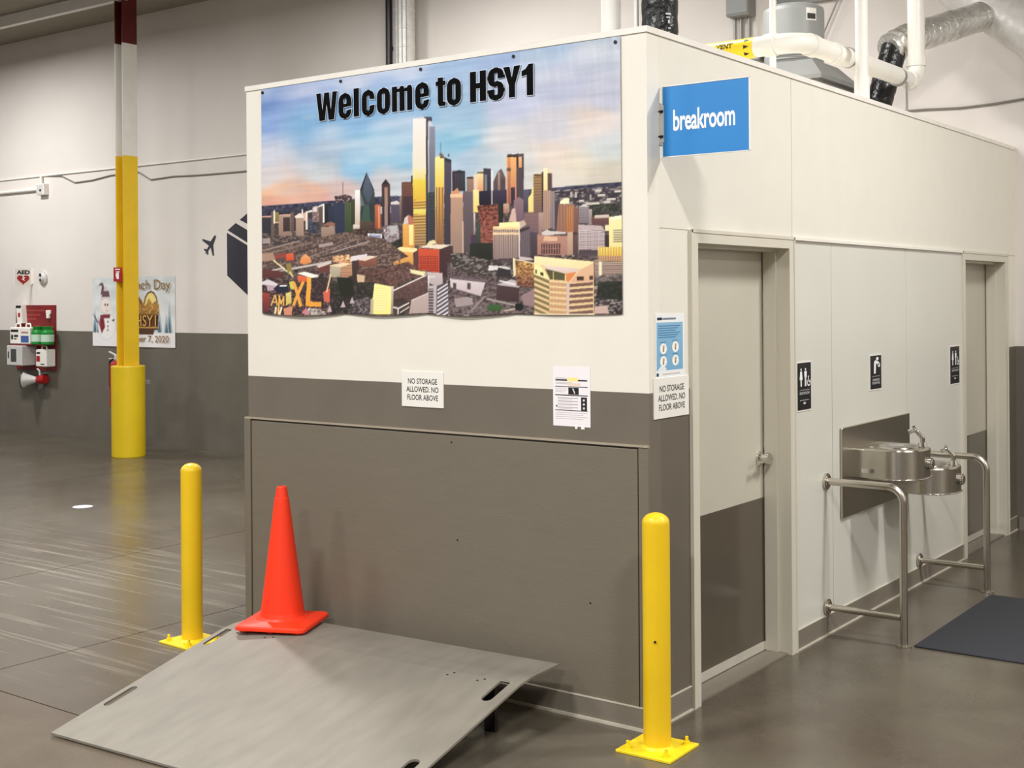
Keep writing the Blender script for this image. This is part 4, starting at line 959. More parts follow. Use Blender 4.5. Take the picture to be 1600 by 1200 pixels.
pp.grid('print', lambda U, V: (0.0024 + 0 * U, 0.055 + 0.262 * U, 1.528 + 0.283 * V), m_print, o, step=1)
# breakroom blade sign
o = thing('blade_sign', (0.0, 0.115, 2.50), 'blue breakroom blade sign projecting from the side wall above the door', 'sign')
obj('sign_board', box(0.012, 0.428, 0.115, 0.121, 2.502, 2.808, bev=0.0015), m_blue, o)
obj('edge_trim', MB().box(0.428, 0.432, 0.113, 0.123, 2.500, 2.810).box(0.008, 0.432, 0.113, 0.123, 2.808, 2.812).box(0.008, 0.432, 0.113, 0.123, 2.498, 2.502), m_white, o)
obj('lettering', MB().text('breakroom', FRONT(0.066, 2.611, 0.115), w=0.298, h=0.093, off=0.022, d=0.001, space=0.96), m_lettwhite, o)
bk = obj('wall_bracket', MB().box(0.0, 0.006, 0.098, 0.138, 2.555, 2.738).box(0.004, 0.020, 0.106, 0.115, 2.565, 2.728), m_greyplastic, o)
for z in (2.59, 2.70): obj('screw', MB().tube([(0.020, 0.1025, z), (0.0, 0.1025, z)], 0.006, 10), m_screw, bk)
# small black room signs
def ell(cx, cy, a, b, n=16): return [(cx + a * math.cos(2 * PI * i / n), cy + b * math.sin(2 * PI * i / n)) for i in range(n)]
def figure(mb, fm, cx, base, s, dress, d):
    for pts in ([ell(cx, base + 0.92 * s, 0.075 * s, 0.075 * s)] + ([[(cx - 0.11 * s, base + 0.82 * s), (cx + 0.11 * s, base + 0.82 * s), (cx + 0.2 * s, base + 0.36 * s), (cx - 0.2 * s, base + 0.36 * s)], [(cx - 0.08 * s, base), (cx + 0.08 * s, base), (cx + 0.08 * s, base + 0.37 * s), (cx - 0.08 * s, base + 0.37 * s)]] if dress else
            [[(cx - 0.17 * s, base + 0.82 * s), (cx + 0.17 * s, base + 0.82 * s), (cx + 0.15 * s, base + 0.48 * s), (cx - 0.15 * s, base + 0.48 * s)], [(cx - 0.10 * s, base), (cx - 0.01 * s, base), (cx - 0.01 * s, base + 0.5 * s), (cx - 0.10 * s, base + 0.5 * s)], [(cx + 0.01 * s, base), (cx + 0.10 * s, base), (cx + 0.10 * s, base + 0.5 * s), (cx + 0.01 * s, base + 0.5 * s)]])):
        mb.poly([fm(u, v, d) for u, v in pts])
def room_sign(name, y, z, w, h, label, kind):
    o = thing(name, (0, y + w / 2, z), label, 'sign'); fm = SIDE(y, z)
    obj('sign_border', MB().prism([(-0.008, -0.008), (w + 0.008, -0.008), (w + 0.008, h + 0.008), (-0.008, h + 0.008)], fm, 0.0003, 0.003), m_white, o)
    obj('sign_board', MB().prism([(0, 0), (w, 0), (w, h), (0, h)], fm, 0.0031, 0.0045), m_blk, o)
    mb = MB(); d = 0.0052
    if kind == 'restroom':
        figure(mb, fm, w * 0.25, h * 0.50, h * 0.39, True, d); figure(mb, fm, w * 0.58, h * 0.50, h * 0.39, False, d)
        cx, cy, s = w * 0.82, h * 0.50, h * 0.18
        n = 14; ri, ro = 0.36 * s, 0.50 * s
        ring = [(cx + (0.42 * s + 0.08 * s) * math.cos(a), cy + 0.45 * s + 0.5 * s * math.sin(a)) for a in [PI * 0.85 + k * 1.35 * PI / n for k in range(n + 1)]]
        ring2 = [(cx + 0.34 * s * math.cos(a), cy + 0.45 * s + 0.34 * s * math.sin(a)) for a in [PI * 0.85 + k * 1.35 * PI / n for k in range(n + 1)]]
        for k in range(n): mb.poly([fm(*ring[k], d), fm(*ring[k + 1], d), fm(*ring2[k + 1], d), fm(*ring2[k], d)])
        for pts in (ell(cx - 0.1 * s, cy + 1.08 * s, 0.13 * s, 0.13 * s), [(cx - 0.18 * s, cy + 0.95 * s), (cx, cy + 0.95 * s), (cx + 0.02 * s, cy + 0.5 * s), (cx - 0.14 * s, cy + 0.5 * s)], [(cx, cy + 0.58 * s), (cx + 0.3 * s, cy + 0.58 * s), (cx + 0.46 * s, cy + 0.1 * s), (cx + 0.34 * s, cy + 0.06 * s), (cx + 0.2 * s, cy + 0.45 * s), (cx, cy + 0.45 * s)]):
            mb.poly([fm(u, v, d) for u, v in pts])
        obj('pictogram', mb, m_lettwhite, o)
        t = MB().text('RESTROOM', lambda u, v, d: fm(u + w * 0.14, v + h * 0.325, d), w=w * 0.72, h=h * 0.055, off=0.02, d=d)
        for k in range(14): t.poly([fm(w * 0.15 + k * w * 0.052 + a, h * 0.405 + b + (k % 3) * 0.0015, d) for a, b in ((0, 0), (w * 0.03, 0), (w * 0.03, 0.004), (0, 0.004))])
        for k in range(12): t.poly([fm(w * 0.17 + k * w * 0.055 + a, h * 0.195 + b, d) for a, b in ((0, 0), (w * 0.03, 0), (w * 0.03, 0.005), (0, 0.005))])
        t.poly([fm(u, v, d) for u, v in ell(w * 0.5, h * 0.14, w * 0.10, h * 0.026)])
        obj('lettering', t, M('grey_lettering', (200, 200, 204), 0.5), o)
    else:
        for pts in (ell(w * 0.62, h * 0.90, w * 0.12, h * 0.05), [(w * 0.46, h * 0.86), (w * 0.76, h * 0.80), (w * 0.82, h * 0.72), (w * 0.74, h * 0.70), (w * 0.50, h * 0.77), (w * 0.46, h * 0.46), (w * 0.30, h * 0.46), (w * 0.32, h * 0.78), (w * 0.36, h * 0.84)],
                    [(w * 0.60, h * 0.74), (w * 0.86, h * 0.77), (w * 0.86, h * 0.66), (w * 0.74, h * 0.64)]):
            mb.poly([fm(u, v, d) for u, v in pts])
        obj('pictogram', mb, m_lettwhite, o)
        t = MB().text('DRINKING\nFOUNTAIN', lambda u, v, d: fm(u + w * 0.16, v + h * 0.14, d), w=w * 0.68, h=h * 0.17, off=0.02, d=d, align='C')
        for k in range(13): t.poly([fm(w * 0.14 + k * w * 0.056 + a, h * 0.36 + b + (k % 3) * 0.0015, d) for a, b in ((0, 0), (w * 0.03, 0), (w * 0.03, 0.004), (0, 0.004))])
        obj('lettering', t, M('grey_lettering', (200, 200, 204), 0.5), o)
room_sign('restroom_sign', 1.553, 1.273, 0.176, 0.252, 'black restroom sign just right of the nearer door', 'restroom')
room_sign('fountain_sign', 2.612, 1.319, 0.180, 0.201, 'black drinking figure sign above the stainless fountain', 'fountain')
room_sign('restroom_sign', 4.128, 1.262, 0.200, 0.258, 'black restroom sign just left of the far door', 'restroom')

# ================================================================== DRINKING FOUNTAIN
o = thing('drinking_fountain', (0, 2.70, 0.615), 'stainless two-level drinking fountain on a steel back panel', 'drinking fountain')
obj('back_panel', box(0.002, 0.016, 2.134, 3.258, 0.615, 1.130, bev=0.003), m_steel, o)
def bowl(y0, y1, z0, z1, depth):
    n = 14; rr = (y1 - y0) * 0.44
    def outline(ins):
        pts = [(0.016, y0 + ins)]
        for k in range(n + 1):
            a = -PI / 2 + k * PI / 2 / n; pts.append((depth - rr + (rr - ins) * math.cos(a), y0 + rr + (rr - ins) * math.sin(a)))
        for k in range(n + 1):
            a = k * PI / 2 / n; pts.append((depth - rr + (rr - ins) * math.cos(a), y1 - rr + (rr - ins) * math.sin(a)))
        pts.append((0.016, y1 - ins)); return pts
    mb = MB(); L = [(0.012, z0), (0.0, z0 + 0.008), (0.0, z1 - 0.010), (0.004, z1 - 0.003), (0.012, z1)]
    rings = [[(x, y, z) for x, y in outline(i)] for i, z in L]; k = len(rings[0])
    for a, b in zip(rings, rings[1:]):
        mb.add(a + b, [(i, i + 1, k + i + 1, k + i) for i in range(k - 1)], True)
    mb.add(rings[0], [tuple(reversed(range(k)))])
    # top deck with a sunk oval basin
    yc = (y0 + y1) / 2; xc = depth * 0.55
    rim = list(rings[-1]); (xa, ya, za), (xb, yb, zb) = rim[-1], rim[0]
    rim += [(xa, ya + (yb - ya) * q / 10, za) for q in range(1, 10)]; m_ = len(rim)
    ang = [math.atan2((p[1] - yc) / 0.14, (p[0] - xc) / 0.125) for p in rim]
    oval = lambda a, b, z: [(xc + a * math.cos(t), yc + b * math.sin(t), z) for t in ang]
    lp = lambda tgt, a, b: tgt.add(a + b, [(i, (i + 1) % m_, m_ + (i + 1) % m_, m_ + i) for i in range(m_)])
    ov = [oval(0.128, 0.142, z1), oval(0.122, 0.136, z1 + 0.006), oval(0.104, 0.118, z1 + 0.004)]
    lp(mb, rim, ov[0])
    for a, b in zip(ov, ov[1:]): lp(mb, a, b)
    rc_ = MB(); dv = [ov[2], oval(0.092, 0.106, z1 - 0.008), oval(0.03, 0.03, z1 - 0.012)]
    for a, b in zip(dv, dv[1:]): lp(rc_, a, b)
    rc_.add(dv[-1], [tuple(range(m_))])
    bw = obj('basin', mb, m_steel, o)
    obj('bowl_recess', rc_, m_recess, bw)
    obj('drain', MB().tube([(xc, yc, z1 - 0.014), (xc, yc, z1 - 0.009)], 0.018, 16), m_chrome, bw)
    obj('lip', MB().tube([(x, y, z0 + 0.006) for x, y in outline(-0.003)[1:-1]], 0.004, 8), m_chrome, bw)
    sx, sy = depth - 0.050, yc + 0.06
    obj('spout', MB().tube(fillet([(sx, sy, z1), (sx, sy, z1 + 0.055), (sx - 0.035, sy - 0.02, z1 + 0.10), (sx - 0.07, sy - 0.03, z1 + 0.085)], 0.02, 5), 0.014, 14,
        rad=None).lathe([(0.0, 0.028), (0.020, 0.026), (0.028, 0.0)], (sx, sy, z1), 18).tube([(sx - 0.040, sy - 0.032, z1 + 0.118), (sx - 0.02, sy - 0.01, z1 + 0.085), (sx + 0.004, sy, z1 + 0.05)], 0.010, 10), m_chrome, bw)
    obj('push_button', MB().tube([(depth - 0.004, yc + 0.02, (z0 + z1) / 2), (depth + 0.018, yc + 0.02, (z0 + z1) / 2)], 0.034, 24).tube([(depth + 0.018, yc + 0.02, (z0 + z1) / 2), (depth + 0.026, yc + 0.02, (z0 + z1) / 2)], 0.026, 24), m_chrome, bw)
    zc = z0 + 0.05
    obj('push_bar', MB().prism([(0.075 + 0.012 * math.cos(t), zc + 0.012 * math.sin(t)) for t in [PI / 2 + i * PI / 8 for i in range(9)]] + [(0.135 + 0.012 * math.cos(t), zc + 0.012 * math.sin(t)) for t in [-PI / 2 + i * PI / 8 for i in range(9)]],
        lambda u, v, d: (u, y0 - d, v), -0.002, 0.007), m_chrome, bw)
    obj('screw_cap', MB().lathe([(0.016, 0.0), (0.014, 0.008), (0.0, 0.010)], (0.10, y0 + 0.08, z1), 14), m_chrome, bw)
bowl(2.285, 2.690, 0.828, 1.004, 0.385)
bowl(2.800, 3.215, 0.683, 0.845, 0.400)

# ================================================================== HANDRAILS
def rail(y, label):
    o = thing('handrail', (0.436, y, 0), label, 'handrail', None)
    obj('tube', MB().tube(fillet([(0.008, y, 0.853), (0.436, y, 0.853), (0.436, y, 0.006)], 0.085, 10), 0.0205, 20), m_rail, o)
    obj('lower_bar', MB().tube([(0.008, y, 0.155), (0.420, y, 0.155)], 0.0185, 20), m_rail, o)
    for z in (0.853, 0.155): obj('wall_flange', MB().tube([(0.006 if z < 0.2 else 0.0, y, z), (0.014, y, z)], 0.045, 24).tube([(0.014, y, z), (0.020, y, z)], 0.036, 24), m_rail, o)
    obj('floor_flange', MB().tube([(0.436, y, 0.0), (0.436, y, 0.008)], 0.040, 24), m_rail, o)
    return o
rail(1.928, 'stainless tube handrail in front of the fountain, nearer to the camera')
rail(3.452, 'stainless tube handrail behind the fountain, by the far door')
# floor mat
tag(obj('floor_mat', box(0.478, 1.70, 1.955, 3.372, 0.0, 0.010, bev=0.004), m_mat, loc=(1.09, 2.66, 0)), 'dark blue floor mat beside the stainless handrails', 'mat')

# ================================================================== BOLLARDS
def bollard(x, y, rz, label):
    o = thing('bollard', (0, 0, 0), label, 'bollard')
    r = 0.0575
    prof = [(r, 0.010), (r, 0.945)] + [(r * math.cos(a), 0.945 + 0.042 * math.sin(a)) for a in [PI / 2 * k / 8 for k in range(1, 9)]]
    p = obj('post', MB().lathe(prof, (0, 0, 0), 40), m_yellow, o)
    obj('base_plate', box(-0.128, 0.128, -0.128, 0.128, 0.0, 0.012, bev=0.002), m_yellow2, o)
    obj('weld_bead', MB().lathe([(0.070, 0.012), (0.060, 0.022), (0.056, 0.024)], (0, 0, 0), 32), m_yellow2, o)
    for sx in (-1, 1):
        for sy in (-1, 1):
            bx, by = sx * 0.090, sy * 0.090
            obj('anchor_bolt', MB().lathe([(0.018, 0.012), (0.018, 0.015), (0.0, 0.015)], (bx, by, 0), 16).lathe([(0.013, 0.015), (0.013, 0.027), (0.0, 0.027)], (bx, by, 0), 6, False).lathe([(0.007, 0.027), (0.007, 0.045), (0.0, 0.047)], (bx, by, 0), 10), m_yellow2, o)
    return o
b1 = bollard(0, 0, 0, 'yellow steel bollard on a bolted plate at the right corner of the wall')
obj('plug_hole', MB().tube([(0.022, -0.052, 0.462), (0.024, -0.058, 0.462)], 0.005, 10), m_screw, b1)
b2 = bollard(0, 0, 0, 'yellow steel bollard left of the orange cone, behind the dock plate')
b1.location = (0.128, -0.172, 0); b2.location = (-2.800, -0.195, 0)
b1.rotation_euler = (0, 0, 0.02); b2.rotation_euler = (0, 0, -0.05)

# ================================================================== DOCK PLATE
dp = thing('dock_plate', (-1.23, -1.50, 0), 'bare grey metal dock plate ramp with oval hand slots below the banner', 'ramp')
th = math.radians(3.5); e = Vector((math.cos(th), math.sin(th), 0)); nn = Vector((-math.sin(th), math.cos(th), 0)); BL = Vector((-2.10, -1.544, 0)); PW = 1.77
prof = [(0.0, 0.009), (1.02, 0.236), (1.10, 0.243), (1.34, 0.243)]
def zt(s):
    for (a, za), (b, zb) in zip(prof, prof[1:]):
        if s <= b: return za + (zb - za) * (s - a) / (b - a)
    return prof[-1][1]
# sheet with slots: grid over (s across length, t across width), holes cut as rounded slots
slots = [(0.34, 0.046), (0.94, 0.046), (0.30, PW - 0.075), (0.94, PW - 0.075)]
def slot_poly(sc, tc_, hl=0.090, hw=0.026, n=8):
    if tc_ < 0.1: hw = 0.019
    p = []
    for k in range(n + 1): a = -PI / 2 + PI * k / n; p.append((sc + hl - hw + hw * math.cos(a), tc_ + hw * math.sin(a)))
    for k in range(n + 1): a = PI / 2 + PI * k / n; p.append((sc - hl + hw + hw * math.cos(a), tc_ + hw * math.sin(a)))
    return p
bm = bmesh.new()
def ringpoly(pts): return [bm.verts.new((a, b, 0)) for a, b in pts]
cols = sorted(set([0.0, PW]))
TH = 0.010
def strip(t0, t1, holes, mb):
    """flat strip t0..t1 with holes, triangulated, lifted to the bent profile"""
    b2_ = bmesh.new()
    brk = [0.0, 1.02, 1.10, 1.34]
    segs = []
    for a, c in zip(brk, brk[1:]):
        hs = [h for h in holes if a - 0.2 < h[0] < c]
        outer = [(a, t0), (c, t0), (c, t1), (a, t1)]
        edges = []
        def loop(pts):
            vs = [b2_.verts.new((p[0], p[1], 0)) for p in pts]
            return [b2_.edges.new((vs[i], vs[(i + 1) % len(vs)])) for i in range(len(vs))]
        edges += loop(outer)
        for h in hs:
            if a < h[0] < c: edges += loop(slot_poly(*h))
        bmesh.ops.triangle_fill(b2_, use_beauty=True, edges=edges, use_dissolve=False)
    b2_.verts.index_update()
    for dz in (0.0, -TH):
        mb.add([tuple(BL + nn * v.co.x + e * v.co.y + Vector((0, 0, zt(v.co.x) + TH + dz - 0.004))) for v in b2_.verts], [[v.index for v in f.verts] for f in b2_.faces])
    b2_.free()
    P3 = lambda s, t, d: tuple(BL + nn * s + e * t + Vector((0, 0, zt(s) + TH - d - 0.004)))
    for h in holes:
        q = slot_poly(*h); k = len(q)
        mb.add([P3(a, b, 0) for a, b in q] + [P3(a, b, TH) for a, b in q], [(i, (i + 1) % k, k + (i + 1) % k, k + i) for i in range(k)])
    for t in (t0, t1):
        for a, c in zip(brk, brk[1:]): mb.add([P3(a, t, 0), P3(c, t, 0), P3(c, t, TH), P3(a, t, TH)], [(0, 1, 2, 3)])
    for s in (0.0, 1.34): mb.add([P3(s, t0, 0), P3(s, t1, 0), P3(s, t1, TH), P3(s, t0, TH)], [(0, 1, 2, 3)])
bm.free()
mb = MB(); strip(0.0, PW, slots, mb)
obj('plate', mb, m_alu, dp)
def leg_at(s, t):
    a = BL + nn * s + e * t
    return MB().box(a.x - 0.03, a.x + 0.03, a.y - 0.012, a.y + 0.012, 0.0, zt(s) - 0.006)
for t in (0.16, PW - 0.18): obj('support_leg', leg_at(1.06, t), m_darksteel, dp)
for k, t in enumerate((1.62, 1.65, 1.30)):
    pass
for (s, t) in [(1.0, 0.12), (1.0, 0.19), (1.005, 0.30), (1.02, 0.34), (0.985, PW - 0.36), (1.01, PW - 0.34), (0.985, PW - 0.20), (1.005, PW - 0.175)]:
    a = BL + nn * s + e * t; z = zt(s) + TH - 0.004
    obj('rivet', MB().lathe([(0.006, 0.0), (0.005, 0.002), (0.0, 0.0025)], (a.x, a.y, z), 8), m_darksteel, dp)

# ================================================================== TRAFFIC CONE
cc = (-1.935, -0.335, 0.249)
cn = thing('traffic_cone', cc, 'bright orange traffic cone standing on the dock plate by the wall', 'traffic cone')
hb = 0.185
base = MB()
def rsq(h, r, z, n=5):
    p = []
    for (sx, sy, a0) in ((1, 1, 0), (-1, 1, PI / 2), (-1, -1, PI), (1, -1, 3 * PI / 2)):
        for k in range(n + 1):
            a = a0 + k * PI / 2 / n; p.append((sx * (h - r) + r * math.cos(a), sy * (h - r) + r * math.sin(a), z))
    return p
R1 = Matrix.Rotation(math.radians(24), 3, 'Z')
rings = [rsq(hb - 0.006, 0.030, 0.010), rsq(hb, 0.034, 0.012), rsq(hb, 0.034, 0.026), rsq(hb - 0.008, 0.032, 0.033), rsq(0.128, 0.110, 0.046), rsq(0.121, 0.119, 0.056)]
rings = [[tuple((R1 @ Vector(p)) + Vector(cc)) for p in r_] for r_ in rings]; k = len(rings[0])
base.add(rings[0], [tuple(reversed(range(k)))])
for a, b in zip(rings, rings[1:]): base.add(a + b, [(i, (i + 1) % k, k + (i + 1) % k, k + i) for i in range(k)], a is not rings[2])
base.add(rings[-1], [tuple(range(k))])
obj('base', base, m_cone, cn)
for (fx, fy) in [(sx * 0.14, sy * 0.14) for sx in (-1, 1) for sy in (-1, 1)] + [(0, -0.14), (0.14, 0), (0, 0.14), (-0.14, 0)]:
    p = R1 @ Vector((fx, fy, 0))
    obj('foot', box(cc[0] + p.x - 0.02, cc[0] + p.x + 0.02, cc[1] + p.y - 0.02, cc[1] + p.y + 0.02, cc[2], cc[2] + 0.013), m_cone, cn)
obj('cone_body', MB().lathe([(0.122, 0.045), (0.113, 0.056), (0.108, 0.075), (0.036, 0.640), (0.034, 0.642), (0.0255, 0.694), (0.0235, 0.698), (0.018, 0.698), (0.017, 0.60)], cc, 48), m_cone, cn)

# ================================================================== COLUMN AND WHAT HANGS ON IT
cx, cy = -10.08, 4.84
c = thing('steel_column', (cx, cy, 0), 'steel column painted yellow, white and dark red rising to the roof', 'column')
segs = [(0.0, 3.63, m_ycol), (3.63, 4.985, m_wcol), (4.985, 5.64, m_rcol)]
for (z0, z1, mt) in segs:
    hm = MB().box(cx + 0.062, cx + 0.076, cy - 0.105, cy + 0.105, z0, z1).box(cx - 0.076, cx - 0.062, cy - 0.105, cy + 0.105, z0, z1).box(cx - 0.062, cx + 0.062, cy - 0.006, cy + 0.006, z0, z1)
    obj('column_section', hm, mt, c, label={0.0: 'yellow lower part', 3.63: 'white middle part', 4.985: 'dark red top part'}[z0])
mb = MB(); mb.lathe([(0.196, 0.0), (0.200, 0.01), (0.200, 1.085), (0.194, 1.098), (0.150, 1.100)], (cx, cy, 0), 48)
mb.add([(cx + 0.15 * math.cos(2 * PI * i / 32), cy + 0.15 * math.sin(2 * PI * i / 32), 1.10) for i in range(32)], [tuple(range(32))])
tag(obj('column_guard', mb, m_sleeve, loc=(cx, cy, 0)), 'round yellow protective sleeve around the foot of the steel column', 'column guard')
fs = thing('extinguisher_sign', (cx - 0.03, cy - 0.11, 2.13), 'small red fire extinguisher sign on the yellow column', 'sign')
obj('sign_board', box(cx - 0.115, cx + 0.045, cy - 0.115, cy - 0.108, 2.115, 2.285), m_red, fs)
fm = FRONT(cx - 0.115, 2.115, cy - 0.115)
pic = MB()
for pts in ([(0.060, 0.03), (0.105, 0.03), (0.105, 0.105), (0.060, 0.105)], [(0.045, 0.11), (0.12, 0.11), (0.12, 0.122), (0.045, 0.122)], ell(0.052, 0.075, 0.008, 0.03), [(0.03, 0.14), (0.13, 0.14), (0.13, 0.152), (0.03, 0.152)]):
    pic.poly([fm(u, v, 0.001) for u, v in pts])
obj('pictogram', pic, m_lettwhite, fs)
ex = thing('fire_extinguisher', (-10.69, 5.10, 0.55), 'red fire extinguisher half hidden behind the yellow column sleeve', 'fire extinguisher')
ec = (-10.69, 5.10, 0.55)
obj('cylinder', MB().lathe([(0.0, 0), (0.075, 0.0), (0.085, 0.012), (0.085, 0.50), (0.075, 0.545), (0.03, 0.575), (0.022, 0.60), (0.0, 0.60)], ec, 28), m_red, ex)
hd = obj('valve_handle', MB().box(-10.83, -10.68, 5.085, 5.115, 1.150, 1.162).add([(-10.83, 5.085, 1.235), (-10.83, 5.115, 1.235), (-10.67, 5.115, 1.185), (-10.67, 5.085, 1.185), (-10.83, 5.085, 1.247), (-10.83, 5.115, 1.247), (-10.67, 5.115, 1.197), (-10.67, 5.085, 1.197)], [(0, 1, 2, 3), (4, 7, 6, 5), (0, 4, 5, 1), (1, 5, 6, 2), (2, 6, 7, 3), (3, 7, 4, 0)]).box(-10.71, -10.66, 5.08, 5.12, 1.13, 1.20), m_greyplastic, ex)
obj('hose', MB().tube(fillet([(-10.71, 5.10, 1.17), (-10.80, 5.08, 1.12), (-10.80, 5.08, 0.80)], 0.04, 5), 0.011, 10), m_black, ex)
obj('bracket', box(-10.79, -10.59, 5.185, 5.195, 0.7, 1.1).box(-10.59, -10.15, 4.945, 5.195, 0.85, 0.90), m_box, ex)

for o_ in [ex]: o_.location.x += 0.03
# ================================================================== FAR WALL: safety board
YB = 5.8
def off(x, z, d):   # a point read on the wall plane, brought forward by d along the line of sight
    return x + d * 1.583, 1.889 + (z - 1.889) * (10.59 - d) / 10.59
a = thing('aed_sign', (-13.54, 5.8, 2.11), 'white AED sign with a red heart, projecting from the far wall', 'sign')
obj('sign_board', box(-13.548, -13.540, 5.52, 5.79, 2.112, 2.345), m_white, a)
obj('bracket', box(-13.575, -13.515, 5.788, 5.8, 2.13, 2.33), m_white, a)
fm = SIDE(5.52, 2.112, -13.540)
obj('lettering', MB().text('AED', lambda u, v, d: fm(u + 0.03, v + 0.155, d), w=0.21, h=0.06, off=0.05, d=0.001), m_ink, a)
hp = [(0.135 + 0.0062 * 16 * math.sin(t) ** 3, 0.085 + 0.0048 * (13 * math.cos(t) - 5 * math.cos(2 * t) - 2 * math.cos(3 * t) - math.cos(4 * t))) for t in [2 * PI * i / 40 for i in range(40)]]
obj('heart', MB().poly([fm(u, v, 0.001) for u, v in hp]), m_red, a)
obj('bolt_mark', MB().poly([fm(u, v, 0.002) for u, v in [(0.12, 0.12), (0.17, 0.11), (0.145, 0.09), (0.16, 0.06), (0.105, 0.085), (0.13, 0.095)]]), m_lettwhite, a)
al = thing('alarm_strobe', (-13.26, 5.8, 2.20), 'small round white alarm on the far wall right of the AED sign', 'alarm')
obj('housing', MB().tube([(-13.26, 5.80, 2.215), (-13.26, 5.77, 2.215)], 0.095, 28).tube([(-13.26, 5.77, 2.215), (-13.26, 5.735, 2.215)], 0.08, 28, rad=[0.082, 0.055]), m_greyplastic, al)
for z, r_ in ((2.255, 0.022), (2.185, 0.018)): obj('lens', MB().tube([(-13.245, 5.735, z), (-13.245, 5.726, z)], r_, 14), m_black, al)
sb = thing('safety_board', (-13.44, 5.8, 0.90), 'dark red first-aid board mounted on the far wall', 'board')
obj('panel', box(-13.925, -12.965, 5.780, 5.8, 0.905, 1.828), m_redboard, sb)
fd = MB(); fmB = FRONT(-13.66, 1.60, 5.780)
for r_ in range(3):
    for k in range(9 - 2 * r_): fd.poly([fmB(k * 0.05 + a_, 0.14 - r_ * 0.06 + b_, 0.001) for a_, b_ in ((0, 0), (0.036, 0), (0.036, 0.022), (0, 0.022))])
obj('worn_print', fd, M('faded_red_lettering', (164, 66, 56), 0.6), sb)
obj('shelf', box(-13.80, -12.97, 5.60, 5.780, 1.264, 1.276), m_redboard, sb)
x_, z_ = off(-13.85, 1.69, 0.08)
o = thing('first_aid_pouch', (x_, 5.74, 1.57), 'narrow white pouch hanging on the upper left of the red board', 'pouch')
obj('pouch', MB().add([(x_ - 0.075, 5.70, 1.83), (x_ + 0.055, 5.70, 1.83), (x_ + 0.085, 5.70, 1.57), (x_ - 0.045, 5.70, 1.57), (x_ - 0.075, 5.778, 1.83), (x_ + 0.055, 5.778, 1.83), (x_ + 0.085, 5.778, 1.57), (x_ - 0.045, 5.778, 1.57)], [(0, 1, 2, 3), (4, 7, 6, 5), (0, 4, 5, 1), (1, 5, 6, 2), (2, 6, 7, 3), (3, 7, 4, 0)]), m_white, o)
obj('cap', box(x_ - 0.07, x_ + 0.05, 5.695, 5.70, 1.79, 1.825), m_black, o); obj('red_mark', box(x_ - 0.02, x_ + 0.03, 5.697, 5.70, 1.66, 1.72), m_red, o)
o = thing('wall_hook', (-13.10, 5.78, 1.63), 'white hook dispenser at the upper right of the red board', 'hook')
obj('hook_body', box(-13.15, -13.05, 5.75, 5.78, 1.70, 1.755, bev=0.006).box(-13.125, -13.07, 5.74, 5.78, 1.64, 1.70, bev=0.006), m_white, o)
def kit(x0, x1, y0, z0, z1, label, kind):
    o = thing('first_aid_kit', ((x0 + x1) / 2, (y0 + 5.77) / 2, z0), label, 'first aid kit')
    obj('case', box(x0, x1, y0, 5.775, z0, z1, bev=0.012), m_white, o)
    xm = (x0 + x1) / 2
    obj('carry_handle', MB().tube(fillet([(xm - 0.06, y0 + 0.06, z1), (xm - 0.05, y0 + 0.06, z1 + 0.05), (xm + 0.05, y0 + 0.06, z1 + 0.05), (xm + 0.06, y0 + 0.06, z1)], 0.02, 4), 0.011, 8), m_white, o)
    w_ = x1 - x0; h_ = z1 - z0; fm = FRONT(x0, z0, y0)
    r_ = lambda u0, v0, u1, v1: MB().poly([fm(u, v, 0.002) for u, v in ((u0 * w_, v0 * h_), (u1 * w_, v0 * h_), (u1 * w_, v1 * h_), (u0 * w_, v1 * h_))])
    if kind == 'marks':
        q = r_(0.12, 0.72, 0.88, 0.86); q.add(r_(0.15, 0.28, 0.35, 0.55).v, [(0, 1, 2, 3)]); q.add(r_(0.45, 0.42, 0.85, 0.55).v, [(0, 1, 2, 3)]); q.add(r_(0.45, 0.28, 0.7, 0.34).v, [(0, 1, 2, 3)]); obj('print', q, m_ink, o)
    elif kind == 'blue':
        obj('label', r_(0.1, 0.1, 0.9, 0.5), m_label, o); obj('print', r_(0.15, 0.66, 0.85, 0.74), M('rust_print', (170, 110, 90), 0.6), o)
    else:
        obj('label', r_(0.08, 0.30, 0.42, 0.62), m_red, o); q = r_(0.1, 0.74, 0.45, 0.84); q.add(r_(0.5, 0.12, 0.85, 0.18).v, [(0, 1, 2, 3)]); obj('print', q, m_ink, o)
kit(-13.80, -13.555, 5.60, 1.277, 1.515, 'white first aid kit with black print, left on the board shelf', 'marks')
kit(-13.545, -13.31, 5.60, 1.277, 1.515, 'white first aid kit with a blue label, middle of the board shelf', 'blue')
kit(-13.20, -12.95, 5.62, 0.965, 1.21, 'white first aid kit with a red label at the lower right of the board', 'red')
for i, xb in enumerate((-13.20, -12.97)):
    bt = thing('eyewash_bottle', (xb, 5.66, 1.277), ['green eyewash bottle left of its twin on the board shelf', 'green eyewash bottle at the right end of the board shelf'][i], 'bottle', 'eyewash bottles on the board shelf')
    obj('bottle', MB().lathe([(0.0, 0), (0.085, 0), (0.09, 0.01), (0.09, 0.17), (0.075, 0.20), (0.04, 0.215)], (xb, 5.66, 1.277), 24), m_green, bt)
    obj('label', MB().lathe([(0.0915, 0.04), (0.0915, 0.14)], (xb, 5.66, 1.277), 24), m_greenpale, bt)
    obj('eye_cup', MB().lathe([(0.06, 0.205), (0.075, 0.25), (0.0, 0.258)], (xb, 5.66, 1.277), 24), m_green, bt)
ad = thing('aed_cabinet', (-13.62, 5.64, 0.965), 'light grey AED cabinet with a small window below the shelf', 'cabinet')
obj('cabinet_body', box(-13.77, -13.40, 5.53, 5.78, 0.975, 1.258, bev=0.01), m_greyplastic, ad)
